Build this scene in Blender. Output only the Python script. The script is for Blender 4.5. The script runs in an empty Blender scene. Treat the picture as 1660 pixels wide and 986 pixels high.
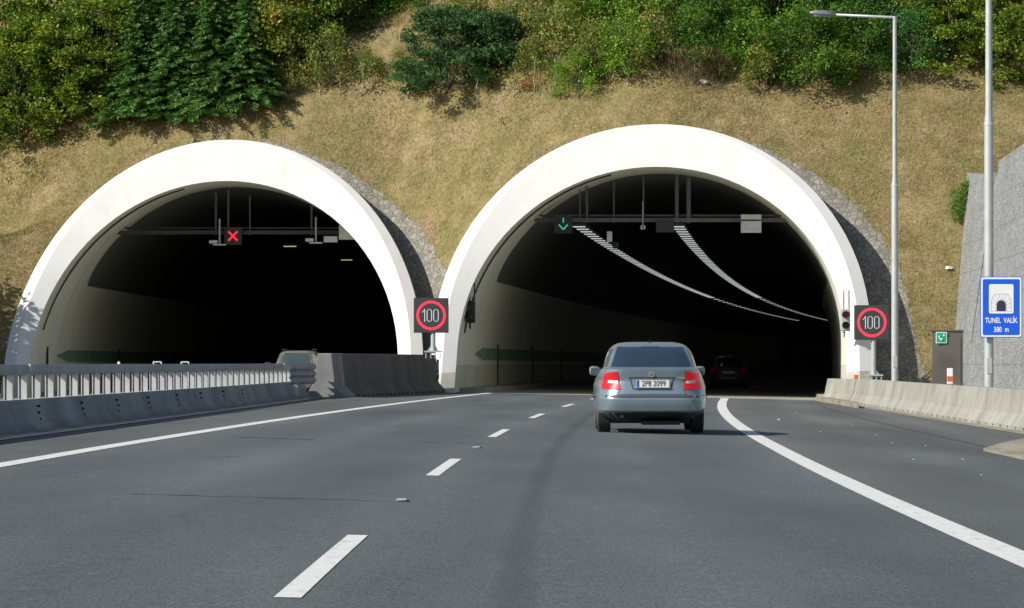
import bpy, bmesh, math, random
import numpy as np
from mathutils import Vector, Matrix, noise
from mathutils.bvhtree import BVHTree

random.seed(7)
S = bpy.context.scene
COL = S.collection
R_ = math.radians
PI = math.pi
F = 5960.0      # focal length in photo pixels
ZC = 1.07       # eye height above the lane line

# ------------------------------------------------------------------ camera, sky, sun, exposure
cam_d = bpy.data.cameras.new('camera')
cam = bpy.data.objects.new('camera', cam_d)
COL.objects.link(cam)
cam.location = (0, 0, ZC)
cam.rotation_euler = (R_(90), 0, 0)
cam_d.sensor_width = 36.0
cam_d.lens = 36.0 * F / 1660.0
cam_d.shift_y = (588.0 - 493.0) / 1660.0
cam_d.clip_start = 0.5
cam_d.clip_end = 3000
S.camera = cam

SUN = Vector((-0.70, -0.42, 0.58)).normalized()
w = bpy.data.worlds.new('World')
S.world = w
w.use_nodes = True
nt = w.node_tree
sky = nt.nodes.new('ShaderNodeTexSky')
sky.sky_type = 'NISHITA'
sky.sun_disc = False
sky.sun_elevation = math.asin(SUN.z)
sky.sun_rotation = math.atan2(SUN.x, SUN.y)
bg = nt.nodes['Background']
bg.inputs['Strength'].default_value = 0.082
nt.links.new(sky.outputs[0], bg.inputs[0])
sd = bpy.data.lights.new('sun', 'SUN')
sd.energy = 4.8
sd.angle = R_(0.5)
sd.color = (1.0, 0.95, 0.86)
so = bpy.data.objects.new('sun', sd)
COL.objects.link(so)
so.rotation_euler = (-SUN).to_track_quat('-Z', 'Y').to_euler()
S.view_settings.view_transform = 'Standard'
S.view_settings.look = 'None'
S.view_settings.exposure = 0.16
S.view_settings.gamma = 1.0
S.render.engine = 'CYCLES'
S.cycles.use_denoising = True
S.cycles.max_bounces = 12
S.cycles.diffuse_bounces = 10
S.cycles.sample_clamp_indirect = 8.0

# ------------------------------------------------------------------ helpers
ORG = {}


def lin(c):
    return tuple(((v / 255.0) / 12.92 if v / 255.0 <= 0.04045 else ((v / 255.0 + 0.055) / 1.055) ** 2.4) for v in c)


def tag(o, label=None, cat=None, group=None, kind=None):
    if label: o['label'] = label
    if cat: o['category'] = cat
    if group: o['group'] = group
    if kind: o['kind'] = kind
    return o


def thing(name, label, cat, loc=(0, 0, 0), rz=0.0, group=None):
    o = bpy.data.objects.new(name, None)
    COL.objects.link(o)
    o.empty_display_size = 0.2
    o.location = loc
    o.rotation_euler = (0, 0, rz)
    ORG[o.name] = Vector(loc)
    return tag(o, label, cat, group)


def link(o, parent=None):
    COL.objects.link(o)
    if parent is not None:
        o.parent = parent
        ORG[o.name] = ORG.get(parent.name, Vector((0, 0, 0)))
    return o


def copy_tree(o, parent=None):
    c = o.copy()
    COL.objects.link(c)
    if parent is not None:
        c.parent = parent
    for ch in o.children:
        copy_tree(ch, c)
    return c


class MB:
    def __init__(s):
        s.v = []
        s.f = []
        s.m = []

    def add(s, vs, fs, m=0):
        b = len(s.v)
        s.v += [tuple(p) for p in vs]
        s.f += [tuple(i + b for i in f) for f in fs]
        s.m += [m] * len(fs)
        return s

    def box(s, c, d, rz=0.0, m=0, rx=0.0):
        M = Matrix.Translation(c) @ Matrix.Rotation(rz, 4, 'Z') @ Matrix.Rotation(rx, 4, 'X')
        h = [x * .5 for x in d]
        vs = [M @ Vector((sx * h[0], sy * h[1], sz * h[2])) for sx in (-1, 1) for sy in (-1, 1) for sz in (-1, 1)]
        fs = [(0, 1, 3, 2), (4, 6, 7, 5), (0, 4, 5, 1), (2, 3, 7, 6), (0, 2, 6, 4), (1, 5, 7, 3)]
        return s.add(vs, fs, m)

    def tube(s, pts, r, n=10, m=0, cap=True):
        pts = [Vector(p) for p in pts]
        rs = r if isinstance(r, (list, tuple)) else [r] * len(pts)
        rings = []
        for i, p in enumerate(pts):
            a = pts[max(0, i - 1)]
            b = pts[min(len(pts) - 1, i + 1)]
            t = (b - a).normalized()
            u = t.orthogonal().normalized() if abs(t.z) < .99 else Vector((1, 0, 0))
            if abs(t.z) < .99:
                u = t.cross(Vector((0, 0, 1))).normalized()
            q = t.cross(u)
            rings.append([p + (u * math.cos(2 * PI * k / n) + q * math.sin(2 * PI * k / n)) * rs[i] for k in range(n)])
        vs = [p for ring in rings for p in ring]
        fs = []
        for i in range(len(pts) - 1):
            for k in range(n):
                k2 = (k + 1) % n
                fs.append((i * n + k, i * n + k2, (i + 1) * n + k2, (i + 1) * n + k))
        if cap:
            fs.append(tuple(range(n))[::-1])
            fs.append(tuple((len(pts) - 1) * n + k for k in range(n)))
        return s.add(vs, fs, m)

    def sweep(s, prof_rows, closed=True, caps=True, m=0):
        """rows: list of equal-length lists of points (already placed)."""
        n = len(prof_rows[0])
        vs = [p for row in prof_rows for p in row]
        fs = []
        kk = n if closed else n - 1
        for i in range(len(prof_rows) - 1):
            for k in range(kk):
                k2 = (k + 1) % n
                fs.append((i * n + k, i * n + k2, (i + 1) * n + k2, (i + 1) * n + k))
        if caps and closed:
            fs.append(tuple(range(n))[::-1])
            fs.append(tuple((len(prof_rows) - 1) * n + k for k in range(n)))
        return s.add(vs, fs, m)

    def disc(s, c, r, n=32, axis='y', r0=0.0, depth=0.0, m=0):
        """ring or disc facing -y, thin extrusion in +y"""
        c = Vector(c)
        vs, fs = [], []
        for k in range(n):
            a = 2 * PI * k / n
            d = Vector((math.cos(a), 0, math.sin(a)))
            if axis == 'x': d = Vector((0, math.cos(a), math.sin(a)))
            vs.append(c + d * r)
            if r0: vs.append(c + d * r0)
        if r0:
            for k in range(n):
                a, b = 2 * k, 2 * ((k + 1) % n)
                fs.append((a, b, b + 1, a + 1))
        else:
            fs.append(tuple(range(n)))
        return s.add(vs, fs, m)

    def build(s, name, mat, parent=None, smooth=False, bevel=0.0, kind=None, auto=None):
        me = bpy.data.meshes.new(name)
        o = bpy.data.objects.new(name, me)
        link(o, parent)
        g = ORG.get(o.name, Vector((0, 0, 0))) if parent is not None else Vector((0, 0, 0))
        me.from_pydata([(p[0] - g.x, p[1] - g.y, p[2] - g.z) for p in s.v], [], s.f)
        mats = mat if isinstance(mat, (list, tuple)) else [mat]
        for mm in mats: me.materials.append(mm)
        if len(mats) > 1:
            me.polygons.foreach_set('material_index', s.m)
        bm = bmesh.new()
        bm.from_mesh(me)
        bmesh.ops.recalc_face_normals(bm, faces=bm.faces)
        if bevel:
            bmesh.ops.bevel(bm, geom=[e for e in bm.edges if e.is_manifold and e.calc_face_angle(0) > 0.6], offset=bevel,
                            segments=2, affect='EDGES', profile=0.5)
        bm.to_mesh(me)
        bm.free()
        if smooth:
            me.polygons.foreach_set('use_smooth', [True] * len(me.polygons))
            if auto:
                try:
                    me.set_sharp_from_angle(angle=R_(auto))
                except Exception:
                    pass
        if kind: o['kind'] = kind
        me.update()
        return o


def text(s, name, size, mat, parent, loc, rot=(R_(90), 0, 0), sx=1.0, align='CENTER', bold=0.0, space=1.0):
    cu = bpy.data.curves.new(name, 'FONT')
    cu.body = s
    cu.size = size
    cu.align_x = align
    cu.align_y = 'CENTER'
    cu.extrude = 0.0015
    cu.offset = bold
    cu.space_character = space
    tmp = bpy.data.objects.new('tmp', cu)
    COL.objects.link(tmp)
    dg = bpy.context.evaluated_depsgraph_get()
    me = bpy.data.meshes.new_from_object(tmp.evaluated_get(dg))
    bpy.data.objects.remove(tmp)
    bpy.data.curves.remove(cu)
    me.name = name
    M = Matrix.LocRotScale(Vector(loc), None, None) @ Matrix.Rotation(rot[2], 4, 'Z') @ Matrix.Rotation(rot[0], 4, 'X') @ Matrix.Diagonal((sx, 1, 1, 1))
    me.transform(M)
    me.materials.clear()
    me.materials.append(mat)
    o = bpy.data.objects.new(name, me)
    link(o, parent)
    return o


# ------------------------------------------------------------------ materials
class NT:
    def __init__(s, name):
        s.mat = bpy.data.materials.new(name)
        s.mat.use_nodes = True
        s.t = s.mat.node_tree
        s.b = s.t.nodes['Principled BSDF']
        s.out = s.t.nodes['Material Output']

    def n(s, typ, **k):
        nd = s.t.nodes.new(typ)
        for a, b in k.items(): setattr(nd, a, b)
        return nd

    def l(s, a, b):
        s.t.links.new(a, b)

    def pos(s):
        return s.n('ShaderNodeNewGeometry').outputs['Position']

    def obj(s):
        return s.n('ShaderNodeTexCoord').outputs['Object']

    def noise(s, vec, scale, detail=4, rough=.55):
        nd = s.n('ShaderNodeTexNoise')
        nd.inputs['Scale'].default_value = scale
        nd.inputs['Detail'].default_value = detail
        nd.inputs['Roughness'].default_value = rough
        s.l(vec, nd.inputs['Vector'])
        return nd.outputs['Fac']

    def ramp(s, fac, stops):
        nd = s.n('ShaderNodeValToRGB')
        cr = nd.color_ramp
        while len(cr.elements) < len(stops): cr.elements.new(0.5)
        for e, (p, c) in zip(cr.elements, stops):
            e.position = p
            e.color = (c[0], c[1], c[2], 1) if not isinstance(c, (int, float)) else (c, c, c, 1)
        s.l(fac, nd.inputs[0])
        return nd.outputs[0]

    def mix(s, fac, a, b, mode='MIX'):
        nd = s.n('ShaderNodeMix', data_type='RGBA', blend_type=mode)
        for sock, v in ((nd.inputs[0], fac), (nd.inputs[6], a), (nd.inputs[7], b)):
            if isinstance(v, (int, float)): sock.default_value = v
            elif isinstance(v, tuple): sock.default_value = (v[0], v[1], v[2], 1)
            else: s.l(v, sock)
        return nd.outputs[2]

    def math(s, op, a, b=0.0, clamp=False):
        nd = s.n('ShaderNodeMath', operation=op, use_clamp=clamp)
        for sock, v in ((nd.inputs[0], a), (nd.inputs[1], b)):
            if isinstance(v, (int, float)): sock.default_value = v
            else: s.l(v, sock)
        return nd.outputs[0]

    def attr(s, name):
        return s.n('ShaderNodeAttribute', attribute_name=name).outputs['Fac']

    def mapping(s, vec, scale):
        nd = s.n('ShaderNodeMapping')
        nd.inputs['Scale'].default_value = scale
        s.l(vec, nd.inputs['Vector'])
        return nd.outputs[0]

    def bump(s, h, strength=.3, dist=.02):
        nd = s.n('ShaderNodeBump')
        nd.inputs['Strength'].default_value = strength
        nd.inputs['Distance'].default_value = dist
        s.l(h, nd.inputs['Height'])
        s.l(nd.outputs[0], s.b.inputs['Normal'])

    def col(s, c):
        if isinstance(c, tuple): s.b.inputs['Base Color'].default_value = (c[0], c[1], c[2], 1)
        else: s.l(c, s.b.inputs['Base Color'])

    def set(s, **k):
        for a, b in k.items(): s.b.inputs[a.replace('_', ' ')].default_value = b
        return s


def simple(name, c, rough=.6, metal=0.0, var=.12, scale=3.0, emit=None, es=1.0, coat=0.0, spec=.5):
    m = NT(name)
    n1 = m.noise(m.obj(), scale, 5)
    lo = tuple(max(0, x * (1 - var)) for x in c)
    hi = tuple(min(1, x * (1 + var)) for x in c)
    m.col(m.ramp(n1, [(.3, lo), (.7, hi)]))
    m.set(Roughness=rough, Metallic=metal)
    m.b.inputs['Coat Weight'].default_value = coat
    m.b.inputs['Coat Roughness'].default_value = .06
    m.b.inputs['Specular IOR Level'].default_value = spec
    if emit:
        m.b.inputs['Emission Color'].default_value = (emit[0], emit[1], emit[2], 1)
        m.b.inputs['Emission Strength'].default_value = es
    return m.mat


def concrete(name, c, streak=.35, rough=.85, joints=0.0):
    """dirty concrete: blotches plus vertical run-off streaks"""
    m = NT(name)
    p = m.pos()
    big = m.noise(p, .9, 6, .6)
    fine = m.noise(p, 26, 4)
    st = m.noise(m.mapping(p, (.45, .45, .12)), 1.4, 4, .5)
    base = m.ramp(big, [(.3, tuple(x * .72 for x in c)), (.7, tuple(x * 1.12 for x in c))])
    stc = m.ramp(st, [(.38, tuple([1 - streak] * 3)), (.6, (1, 1, 1))])
    c1 = m.mix(1.0, base, stc, 'MULTIPLY')
    fc = m.ramp(fine, [(.3, (.85, .85, .85)), (.7, (1.08, 1.08, 1.06))])
    m.col(m.mix(1.0, c1, fc, 'MULTIPLY'))
    m.set(Roughness=rough)
    m.bump(m.math('ADD', big, m.math('MULTIPLY', fine, .4)), .35, .02)
    return m.mat


def asphalt(name, c):
    m = NT(name)
    p = m.pos()
    fine = m.noise(m.mapping(p, (1, .45, 1)), 55, 3, .7)
    mid = m.noise(p, 5, 5, .6)
    big = m.noise(m.mapping(p, (1, .18, 1)), .55, 5, .6)
    c0 = m.ramp(big, [(.3, tuple(x * .86 for x in c)), (.7, tuple(x * 1.13 for x in c))])
    c1 = m.mix(1.0, c0, m.ramp(mid, [(.3, (.9, .9, .9)), (.7, (1.07, 1.07, 1.07))]), 'MULTIPLY')
    c2 = m.mix(1.0, c1, m.ramp(fine, [(.3, (.50, .50, .51)), (.5, (1, 1, 1)), (.72, (1.7, 1.7, 1.65))]), 'MULTIPLY')
    # wheel tracks polished a little smoother and darker along the lanes
    l = m.attr('lat')
    tr = m.math('ABSOLUTE', m.math('SINE', m.math('MULTIPLY', l, 2 * PI / 3.9)))
    c3 = m.mix(1.0, c2, m.ramp(tr, [(.15, (1.08, 1.08, 1.07)), (.9, (.90, .90, .91))]), 'MULTIPLY')
    sh = m.math('GREATER_THAN', m.math('ABSOLUTE', l), 4.05)
    c4 = m.mix(sh, c3, m.mix(1.0, c3, (1.12, 1.07, 1.0), 'MULTIPLY'))
    # long dark rubber and oil trace down the right lane
    dd = m.math('ABSOLUTE', m.math('SUBTRACT', l, m.math('ADD', 1.02, m.math('MULTIPLY', m.math('SUBTRACT', big, .5), .12))))
    tr2 = m.math('MULTIPLY', m.ramp(dd, [(.0, 1.0), (.07, .7), (.13, 0.0)]), m.ramp(mid, [(.3, .5), (.7, 1.0)]))
    c4 = m.mix(m.math('MULTIPLY', tr2, .62), c4, (.05, .055, .06))
    pat = m.noise(m.mapping(p, (.8, .12, 1)), .5, 3, .5)
    c4 = m.mix(1.0, c4, m.ramp(pat, [(.35, (.82, .825, .83)), (.5, (1, 1, 1)), (.68, (1.12, 1.10, 1.07))]), 'MULTIPLY')
    m.col(c4)
    m.set(Roughness=.82)
    m.b.inputs['Specular IOR Level'].default_value = .35
    m.bump(fine, .35, .01)
    return m.mat


MAT = {}
MAT['asphalt'] = asphalt('asphalt', (.103, .118, .124))
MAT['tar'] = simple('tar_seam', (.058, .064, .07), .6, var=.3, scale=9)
MAT['tar_soft'] = simple('worn_joint', (.082, .091, .098), .75, var=.25, scale=4)
MAT['floor'] = concrete('tunnel_pavement', (.36, .345, .30), .2)


def paint_line():
    m = NT('road_paint')
    p = m.pos()
    a = m.noise(m.mapping(p, (9, 2.2, 1)), 1.5, 6, .65)
    b = m.noise(p, 40, 3, .6)
    c = m.ramp(a, [(.28, (.42, .43, .43)), (.42, (.74, .74, .72)), (.8, (.84, .84, .82))])
    m.col(m.mix(1.0, c, m.ramp(b, [(.3, (.8, .8, .8)), (.6, (1, 1, 1))]), 'MULTIPLY'))
    m.set(Roughness=.7)
    return m.mat


MAT['line'] = paint_line()
MAT['conc_light'] = concrete('pale_concrete', (.385, .38, .335), .14)
MAT['conc_grey'] = concrete('grey_concrete', (.36, .37, .37), .3)
MAT['conc_soot'] = concrete('sooty_concrete', (.145, .138, .127), .3)
MAT['gutter'] = concrete('gutter_concrete', (.36, .33, .26), .3)
MAT['galv'] = simple('galvanised_steel', (.62, .64, .65), .45, .35, .1, 5)
MAT['galv_pole'] = simple('galvanised_pole', (.46, .49, .49), .5, .25, .08, 4)
MAT['beam_grey'] = simple('weathered_rail_steel', (.34, .36, .38), .6, .2, .2, 2)
MAT['dark_steel'] = simple('dark_steel', (.07, .07, .07), .6, .3)
MAT['grey_box'] = simple('grey_housing', (.42, .46, .47), .5, 0)
MAT['white_box'] = simple('white_housing', (.66, .70, .70), .5, 0)
MAT['black'] = simple('black_plastic', (.02, .02, .022), .5)
MAT['rubber'] = simple('tyre_rubber', (.02, .02, .021), .8)
MAT['panel'] = simple('led_panel', (.045, .045, .05), .7, var=.25, scale=14)
MAT['red_led'] = simple('red_led_ring', (.3, .02, .03), .5, emit=(1.0, .035, .075), es=1.0)
MAT['white_led'] = simple('white_led_digits', (.4, .4, .4), .5, emit=(.75, .85, .95), es=.5)
MAT['red_x'] = simple('red_led_cross', (.3, .02, .02), .5, emit=(1.0, .02, .03), es=1.2)
MAT['green_arrow'] = simple('green_led_arrow', (.02, .25, .18), .5, emit=(.02, .55, .36), es=.7)
MAT['lamp'] = simple('tunnel_lamp_glass', (.6, .6, .6), .4, emit=(.80, .88, .86), es=.48)
MAT['lamp_dim'] = simple('tunnel_lamp_glass_dim', (.6, .6, .6), .4, emit=(.80, .90, .84), es=.25)
MAT['lamp_yellow'] = simple('yellow_lamp_glass', (.6, .6, .4), .4, emit=(.95, .85, .35), es=.5)
MAT['blue'] = simple('blue_sign_face', lin((10, 90, 220)), .5, var=.03)
MAT['white_sign'] = simple('white_sign_sheeting', (.80, .82, .82), .5, var=.03)
MAT['sign_dark'] = simple('dark_sign_print', (.03, .03, .07), .5)
MAT['sign_grey'] = simple('grey_sign_print', (.30, .32, .36), .5)
MAT['green_sign'] = simple('green_sign_face', (.01, .36, .24), .5, var=.05)
MAT['cabinet'] = simple('brown_grey_cabinet', (.125, .115, .10), .45, .2, .25, 1.2)
MAT['orange'] = simple('orange_reflector', (.62, .13, .03), .4)
MAT['lens_red'] = simple('red_lens', (.36, .03, .04), .25, coat=.5)
MAT['lens_dark'] = simple('dark_red_lens', (.10, .035, .03), .25, coat=.5)
MAT['litter'] = simple('white_litter', (.75, .76, .77), .6)
MAT['iron'] = simple('cast_iron', (.14, .14, .15), .6, .3)
MAT['lens_lamp'] = simple('lamp_head_grey', (.22, .23, .24), .4, .3)


def ring_mat():
    m = NT('white_portal_paint')
    p = m.pos()
    sp = m.n('ShaderNodeSeparateXYZ')
    m.l(p, sp.inputs[0])
    st = m.noise(m.mapping(p, (1.2, 1.2, .16)), 1.3, 5, .6)
    w_ = m.ramp(st, [(.22, (.64, .63, .59)), (.42, (.71, .70, .67)), (.7, (.745, .735, .71))])
    bl = m.noise(p, 1.1, 5, .6)
    cc = m.ramp(bl, [(.3, (.38, .37, .32)), (.7, (.50, .48, .41))])
    h = m.math('ADD', sp.outputs[2], m.math('MULTIPLY', m.math('SUBTRACT', bl, .5), .25))
    fac = m.math('LESS_THAN', h, .78)
    m.col(m.mix(fac, w_, cc))
    m.set(Roughness=.7)
    return m.mat


MAT['ring'] = ring_mat()
MAT['extrados'] = concrete('portal_back_concrete', (.33, .34, .35), .3)


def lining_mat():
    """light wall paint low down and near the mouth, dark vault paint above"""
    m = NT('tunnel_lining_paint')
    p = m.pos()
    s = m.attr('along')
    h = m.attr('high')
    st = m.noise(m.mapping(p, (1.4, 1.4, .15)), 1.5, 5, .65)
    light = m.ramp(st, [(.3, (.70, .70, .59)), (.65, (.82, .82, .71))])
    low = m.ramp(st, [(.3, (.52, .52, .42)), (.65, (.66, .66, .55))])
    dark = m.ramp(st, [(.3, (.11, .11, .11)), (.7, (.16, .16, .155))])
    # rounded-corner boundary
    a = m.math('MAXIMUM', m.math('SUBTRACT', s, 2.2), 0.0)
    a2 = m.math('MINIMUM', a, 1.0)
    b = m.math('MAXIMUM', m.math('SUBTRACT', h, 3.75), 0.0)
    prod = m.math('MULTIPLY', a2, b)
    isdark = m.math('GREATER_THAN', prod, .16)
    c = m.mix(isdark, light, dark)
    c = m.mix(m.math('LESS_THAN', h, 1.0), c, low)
    # construction joints every 10 m
    fr = m.math('FRACT', m.math('DIVIDE', s, 10.0))
    j = m.math('LESS_THAN', fr, .006)
    c = m.mix(m.math('MULTIPLY', j, .8), c, (.03, .03, .03))
    m.col(c)
    m.set(Roughness=.65)
    return m.mat


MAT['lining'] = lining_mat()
MAT['green_stripe'] = simple('green_wall_stripe', (.20, .36, .23), .6, var=.2, scale=2)


def hill_mat():
    m = NT('dry_grass_slope')
    p = m.pos()
    big = m.noise(p, .35, 5, .6)
    mid = m.noise(p, 1.6, 6, .65)
    fine = m.noise(m.mapping(p, (1, 1, .7)), 11, 5, .7)
    c = m.ramp(mid, [(.28, (.19, .165, .068)), (.5, (.32, .25, .125)), (.72, (.44, .335, .185))])
    c = m.mix(m.ramp(big, [(.40, 0.0), (.62, .5)]), c, (.19, .19, .07))
    soil = m.noise(p, .8, 6, .7)
    c = m.mix(m.ramp(soil, [(.58, 0.0), (.66, .8)]), c, (.34, .25, .165))
    c = m.mix(1.0, c, m.ramp(fine, [(.3, (.55, .55, .52)), (.55, (1, 1, 1)), (.75, (1.3, 1.27, 1.2))]), 'MULTIPLY')
    # stone pitching
    vo = m.n('ShaderNodeTexVoronoi', feature='DISTANCE_TO_EDGE')
    vo.inputs['Scale'].default_value = 5.2
    m.l(p, vo.inputs['Vector'])
    vc = m.n('ShaderNodeTexVoronoi')
    vc.inputs['Scale'].default_value = 5.2
    m.l(p, vc.inputs['Vector'])
    bw = m.n('ShaderNodeRGBToBW')
    m.l(vc.outputs['Color'], bw.inputs[0])
    sc = m.mix(.38, m.ramp(m.noise(p, 1.3, 4), [(.3, (.215, .195, .14)), (.7, (.31, .275, .195))]), bw.outputs[0], 'SOFT_LIGHT')
    hsv = m.n('ShaderNodeHueSaturation')
    hsv.inputs['Saturation'].default_value = .5
    m.l(sc, hsv.inputs['Color'])
    sc = m.mix(m.math('LESS_THAN', vo.outputs[0], .05), hsv.outputs[0], (.15, .14, .105))
    sfac = m.math('ADD', m.attr('stone'), m.math('MULTIPLY', m.math('SUBTRACT', mid, .5), 1.1))
    isst = m.math('GREATER_THAN', sfac, .5)
    m.col(m.mix(isst, c, sc))
    m.set(Roughness=.95)
    m.b.inputs['Specular IOR Level'].default_value = .1
    hh = m.mix(isst, fine, m.math('MINIMUM', vo.outputs[0], .15))
    m.bump(hh, .9, .08)
    return m.mat


MAT['hill'] = hill_mat()


def gabion_mat():
    m = NT('gabion_stone')
    p = m.pos()
    q = m.mapping(p, (8, 8, 12))
    vo = m.n('ShaderNodeTexVoronoi', feature='DISTANCE_TO_EDGE')
    vo.inputs['Scale'].default_value = 1.0
    m.l(q, vo.inputs['Vector'])
    vc = m.n('ShaderNodeTexVoronoi')
    vc.inputs['Scale'].default_value = 1.0
    m.l(q, vc.inputs['Vector'])
    bw = m.n('ShaderNodeRGBToBW')
    m.l(vc.outputs['Color'], bw.inputs[0])
    c = m.ramp(bw.outputs[0], [(.15, (.235, .25, .255)), (.5, (.30, .315, .32)), (.85, (.38, .39, .385))])
    c = m.mix(m.math('LESS_THAN', vo.outputs[0], .06), c, (.13, .13, .13))
    # wire basket courses
    sp = m.n('ShaderNodeSeparateXYZ')
    m.l(p, sp.inputs[0])
    cz = m.math('LESS_THAN', m.math('FRACT', sp.outputs[2]), .05)
    c = m.mix(m.math('MULTIPLY', cz, .45), c, (.16, .16, .16))
    big = m.noise(p, .7, 4)
    c = m.mix(1.0, c, m.ramp(big, [(.3, (.85, .85, .86)), (.7, (1.1, 1.1, 1.08))]), 'MULTIPLY')
    m.col(c)
    m.set(Roughness=.9)
    m.bump(m.math('MINIMUM', vo.outputs[0], .2), .5, .05)
    return m.mat


MAT['gabion'] = gabion_mat()


def leaf_mat(name, c1, c2, c3=None, p3=.9, transl=.3):
    m = NT(name)
    r = m.attr('rnd')
    st = [(0.0, c1), (.75, c2)]
    if c3: st += [(p3, c2), (min(1, p3 + .06), c3)]
    c = m.ramp(r, st)
    n1 = m.noise(m.pos(), .9, 3)
    c = m.mix(1.0, c, m.ramp(n1, [(.3, (.75, .8, .75)), (.7, (1.2, 1.15, 1.0))]), 'MULTIPLY')
    m.col(c)
    m.set(Roughness=.55)
    m.b.inputs['Specular IOR Level'].default_value = .3
    tr = m.n('ShaderNodeBsdfTranslucent')
    m.l(m.mix(1.0, c, (1.3, 1.35, .7), 'MULTIPLY'), tr.inputs['Color'])
    mx = m.n('ShaderNodeMixShader')
    mx.inputs[0].default_value = transl
    m.l(m.b.outputs[0], mx.inputs[1])
    m.l(tr.outputs[0], mx.inputs[2])
    m.l(mx.outputs[0], m.out.inputs[0])
    return m.mat


LEAF = {
    'hornbeam': leaf_mat('yellow_green_leaves', (.04, .095, .012), (.23, .32, .042), (.52, .52, .08), .94),
    'decid': leaf_mat('mid_green_leaves', (.05, .12, .018), (.17, .28, .042), (.38, .38, .07), .95),
    'golden': leaf_mat('golden_leaves', (.10, .17, .035), (.34, .38, .07), (.60, .45, .11), .80),
    'spruce': leaf_mat('spruce_needles', (.024, .078, .016), (.095, .21, .045), None, .9, .15),
    'pine': leaf_mat('pine_needles', (.022, .07, .02), (.075, .165, .05), None, .9, .15),
    'olive': leaf_mat('olive_shrub_leaves', (.10, .14, .03), (.27, .32, .08), (.42, .32, .13), .85),
    'bright': leaf_mat('bright_green_leaves', (.07, .17, .02), (.22, .38, .045), (.50, .50, .08), .94),
    'bluish': leaf_mat('bluish_green_leaves', (.03, .115, .03), (.10, .27, .07), None, .9),
    'dark': leaf_mat('dark_green_leaves', (.032, .095, .014), (.11, .23, .035), (.22, .33, .05), .92),
    'brown': leaf_mat('brown_dry_twigs', (.13, .09, .055), (.24, .17, .10), (.12, .12, .05), .85, .1),
    'red': leaf_mat('red_autumn_leaves', (.20, .05, .02), (.38, .13, .03), (.30, .22, .04), .8),
    'yellow': leaf_mat('yellow_leaves', (.28, .28, .02), (.50, .42, .03), (.16, .22, .03), .85),
    'straw': leaf_mat('straw_blades', (.17, .135, .06), (.50, .39, .215), (.18, .225, .07), .84, .2),
    'tall': leaf_mat('tall_dry_blades', (.22, .19, .08), (.42, .34, .17), (.17, .21, .06), .65, .2),
}
MAT['bark'] = simple('bark', (.10, .085, .065), .9, var=.35, scale=12)
MAT['bark_pale'] = simple('pale_bark', (.42, .39, .30), .9, var=.25, scale=10)

# ------------------------------------------------------------------ plan of the place
E_SUP = 0.0225


def Xc(Y):
    if Y <= 110: return 3.05713e-4 * Y * Y - 9.9156e-4 * Y - 1.08904
    x0 = 3.05713e-4 * 110 * 110 - 9.9156e-4 * 110 - 1.08904
    d = Y - 110
    return x0 + .0663 * d + .000115 * d * d


def T1(Y):
    d = Y - 117.3
    return 4.4 + .072 * d + .000115 * d * d


def T0(Y):
    d = Y - 124.4
    return -10.2 + .004 * d + .00012 * d * d


def zr(X, Y):       # carriageway surface (superelevated)
    return -E_SUP * (X - Xc(Y))


LEAN = .87
FRONT1, FRONT0 = 117.3, 124.4
Z_LEFT = -.10


YF1, YF0 = 119.75, 126.9


def yline(X):
    if X >= 4.5: return YF1
    return YF1 + (4.5 - max(X, -26)) * .485


def sstep(a, b, x):
    t = min(1.0, max(0.0, (x - a) / (b - a)))
    return t * t * (3 - 2 * t)


def ystep(X, z=0.0):
    return YF0 + (YF1 - YF0) * sstep(-3.5 - 1.8 * sstep(3, 9, z), -.6 + 5 * sstep(2, 9, z), X)


def yfoot(X):
    return ystep(X)


def hill_profile(d):
    if d <= 8.2: return 1.15 * d
    if d <= 12: # blend
        t = d - 8.2
        return 9.43 + 1.15 * t - (.53 / 7.6) * t * t
    z12 = 9.43 + 1.15 * 3.8 - (.53 / 7.6) * 3.8 * 3.8
    if d <= 40: return z12 + .62 * (d - 12)
    return z12 + .62 * 28 + .10 * (d - 40)


def fbm(x, y, s, o=4):
    return noise.fractal(Vector((x * s, y * s, 3.3)), 1.0, 2.0, o, noise_basis='PERLIN_ORIGINAL')


def hill_z(X, Y):
    dl = Y - yline(X)
    d = Y - ystep(X, hill_profile(max(dl, 0)))
    if Y < ystep(X): return -.3
    d = max(d, 0)
    za, zb = hill_profile(d), hill_profile(max(dl, 0))
    k = sstep(4.5, 11.5, za)
    z = za * (1 - k) + zb * k
    k = min(1.0, d / 3.0)
    return z + k * (.22 * fbm(X, Y, .16) + .07 * fbm(X, Y, .8))


def on_hill(px, py):
    """the point of the slope that lies in that direction from the road"""
    a = (px - 830) / F
    b = (588 - py) / F
    lo = 112.0
    Y = 117.0
    while Y < 260:
        if hill_z(a * Y, Y) > ZC + b * Y: break
        Y += .1
    return Vector((a * Y, Y, hill_z(a * Y, Y)))


def at(px, py, Y):
    return Vector(((px - 830) * Y / F, Y, ZC + (588 - py) * Y / F))


def on_road(px, py):
    Y = 50.0
    for _ in range(40):
        X = (px - 830) * Y / F
        Y = (ZC - zr(X, Y)) * F / (py - 588)
    return Vector(((px - 830) * Y / F, Y, zr((px - 830) * Y / F, Y)))


# ------------------------------------------------------------------ ground, roads
g = MB()
g.add([(-1500, -1500, -.6), (1500, -1500, -.6), (1500, 1500, -.6), (-1500, 1500, -.6)], [(0, 1, 2, 3)])
g.build('ground', MAT['hill'], kind='structure')


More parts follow.
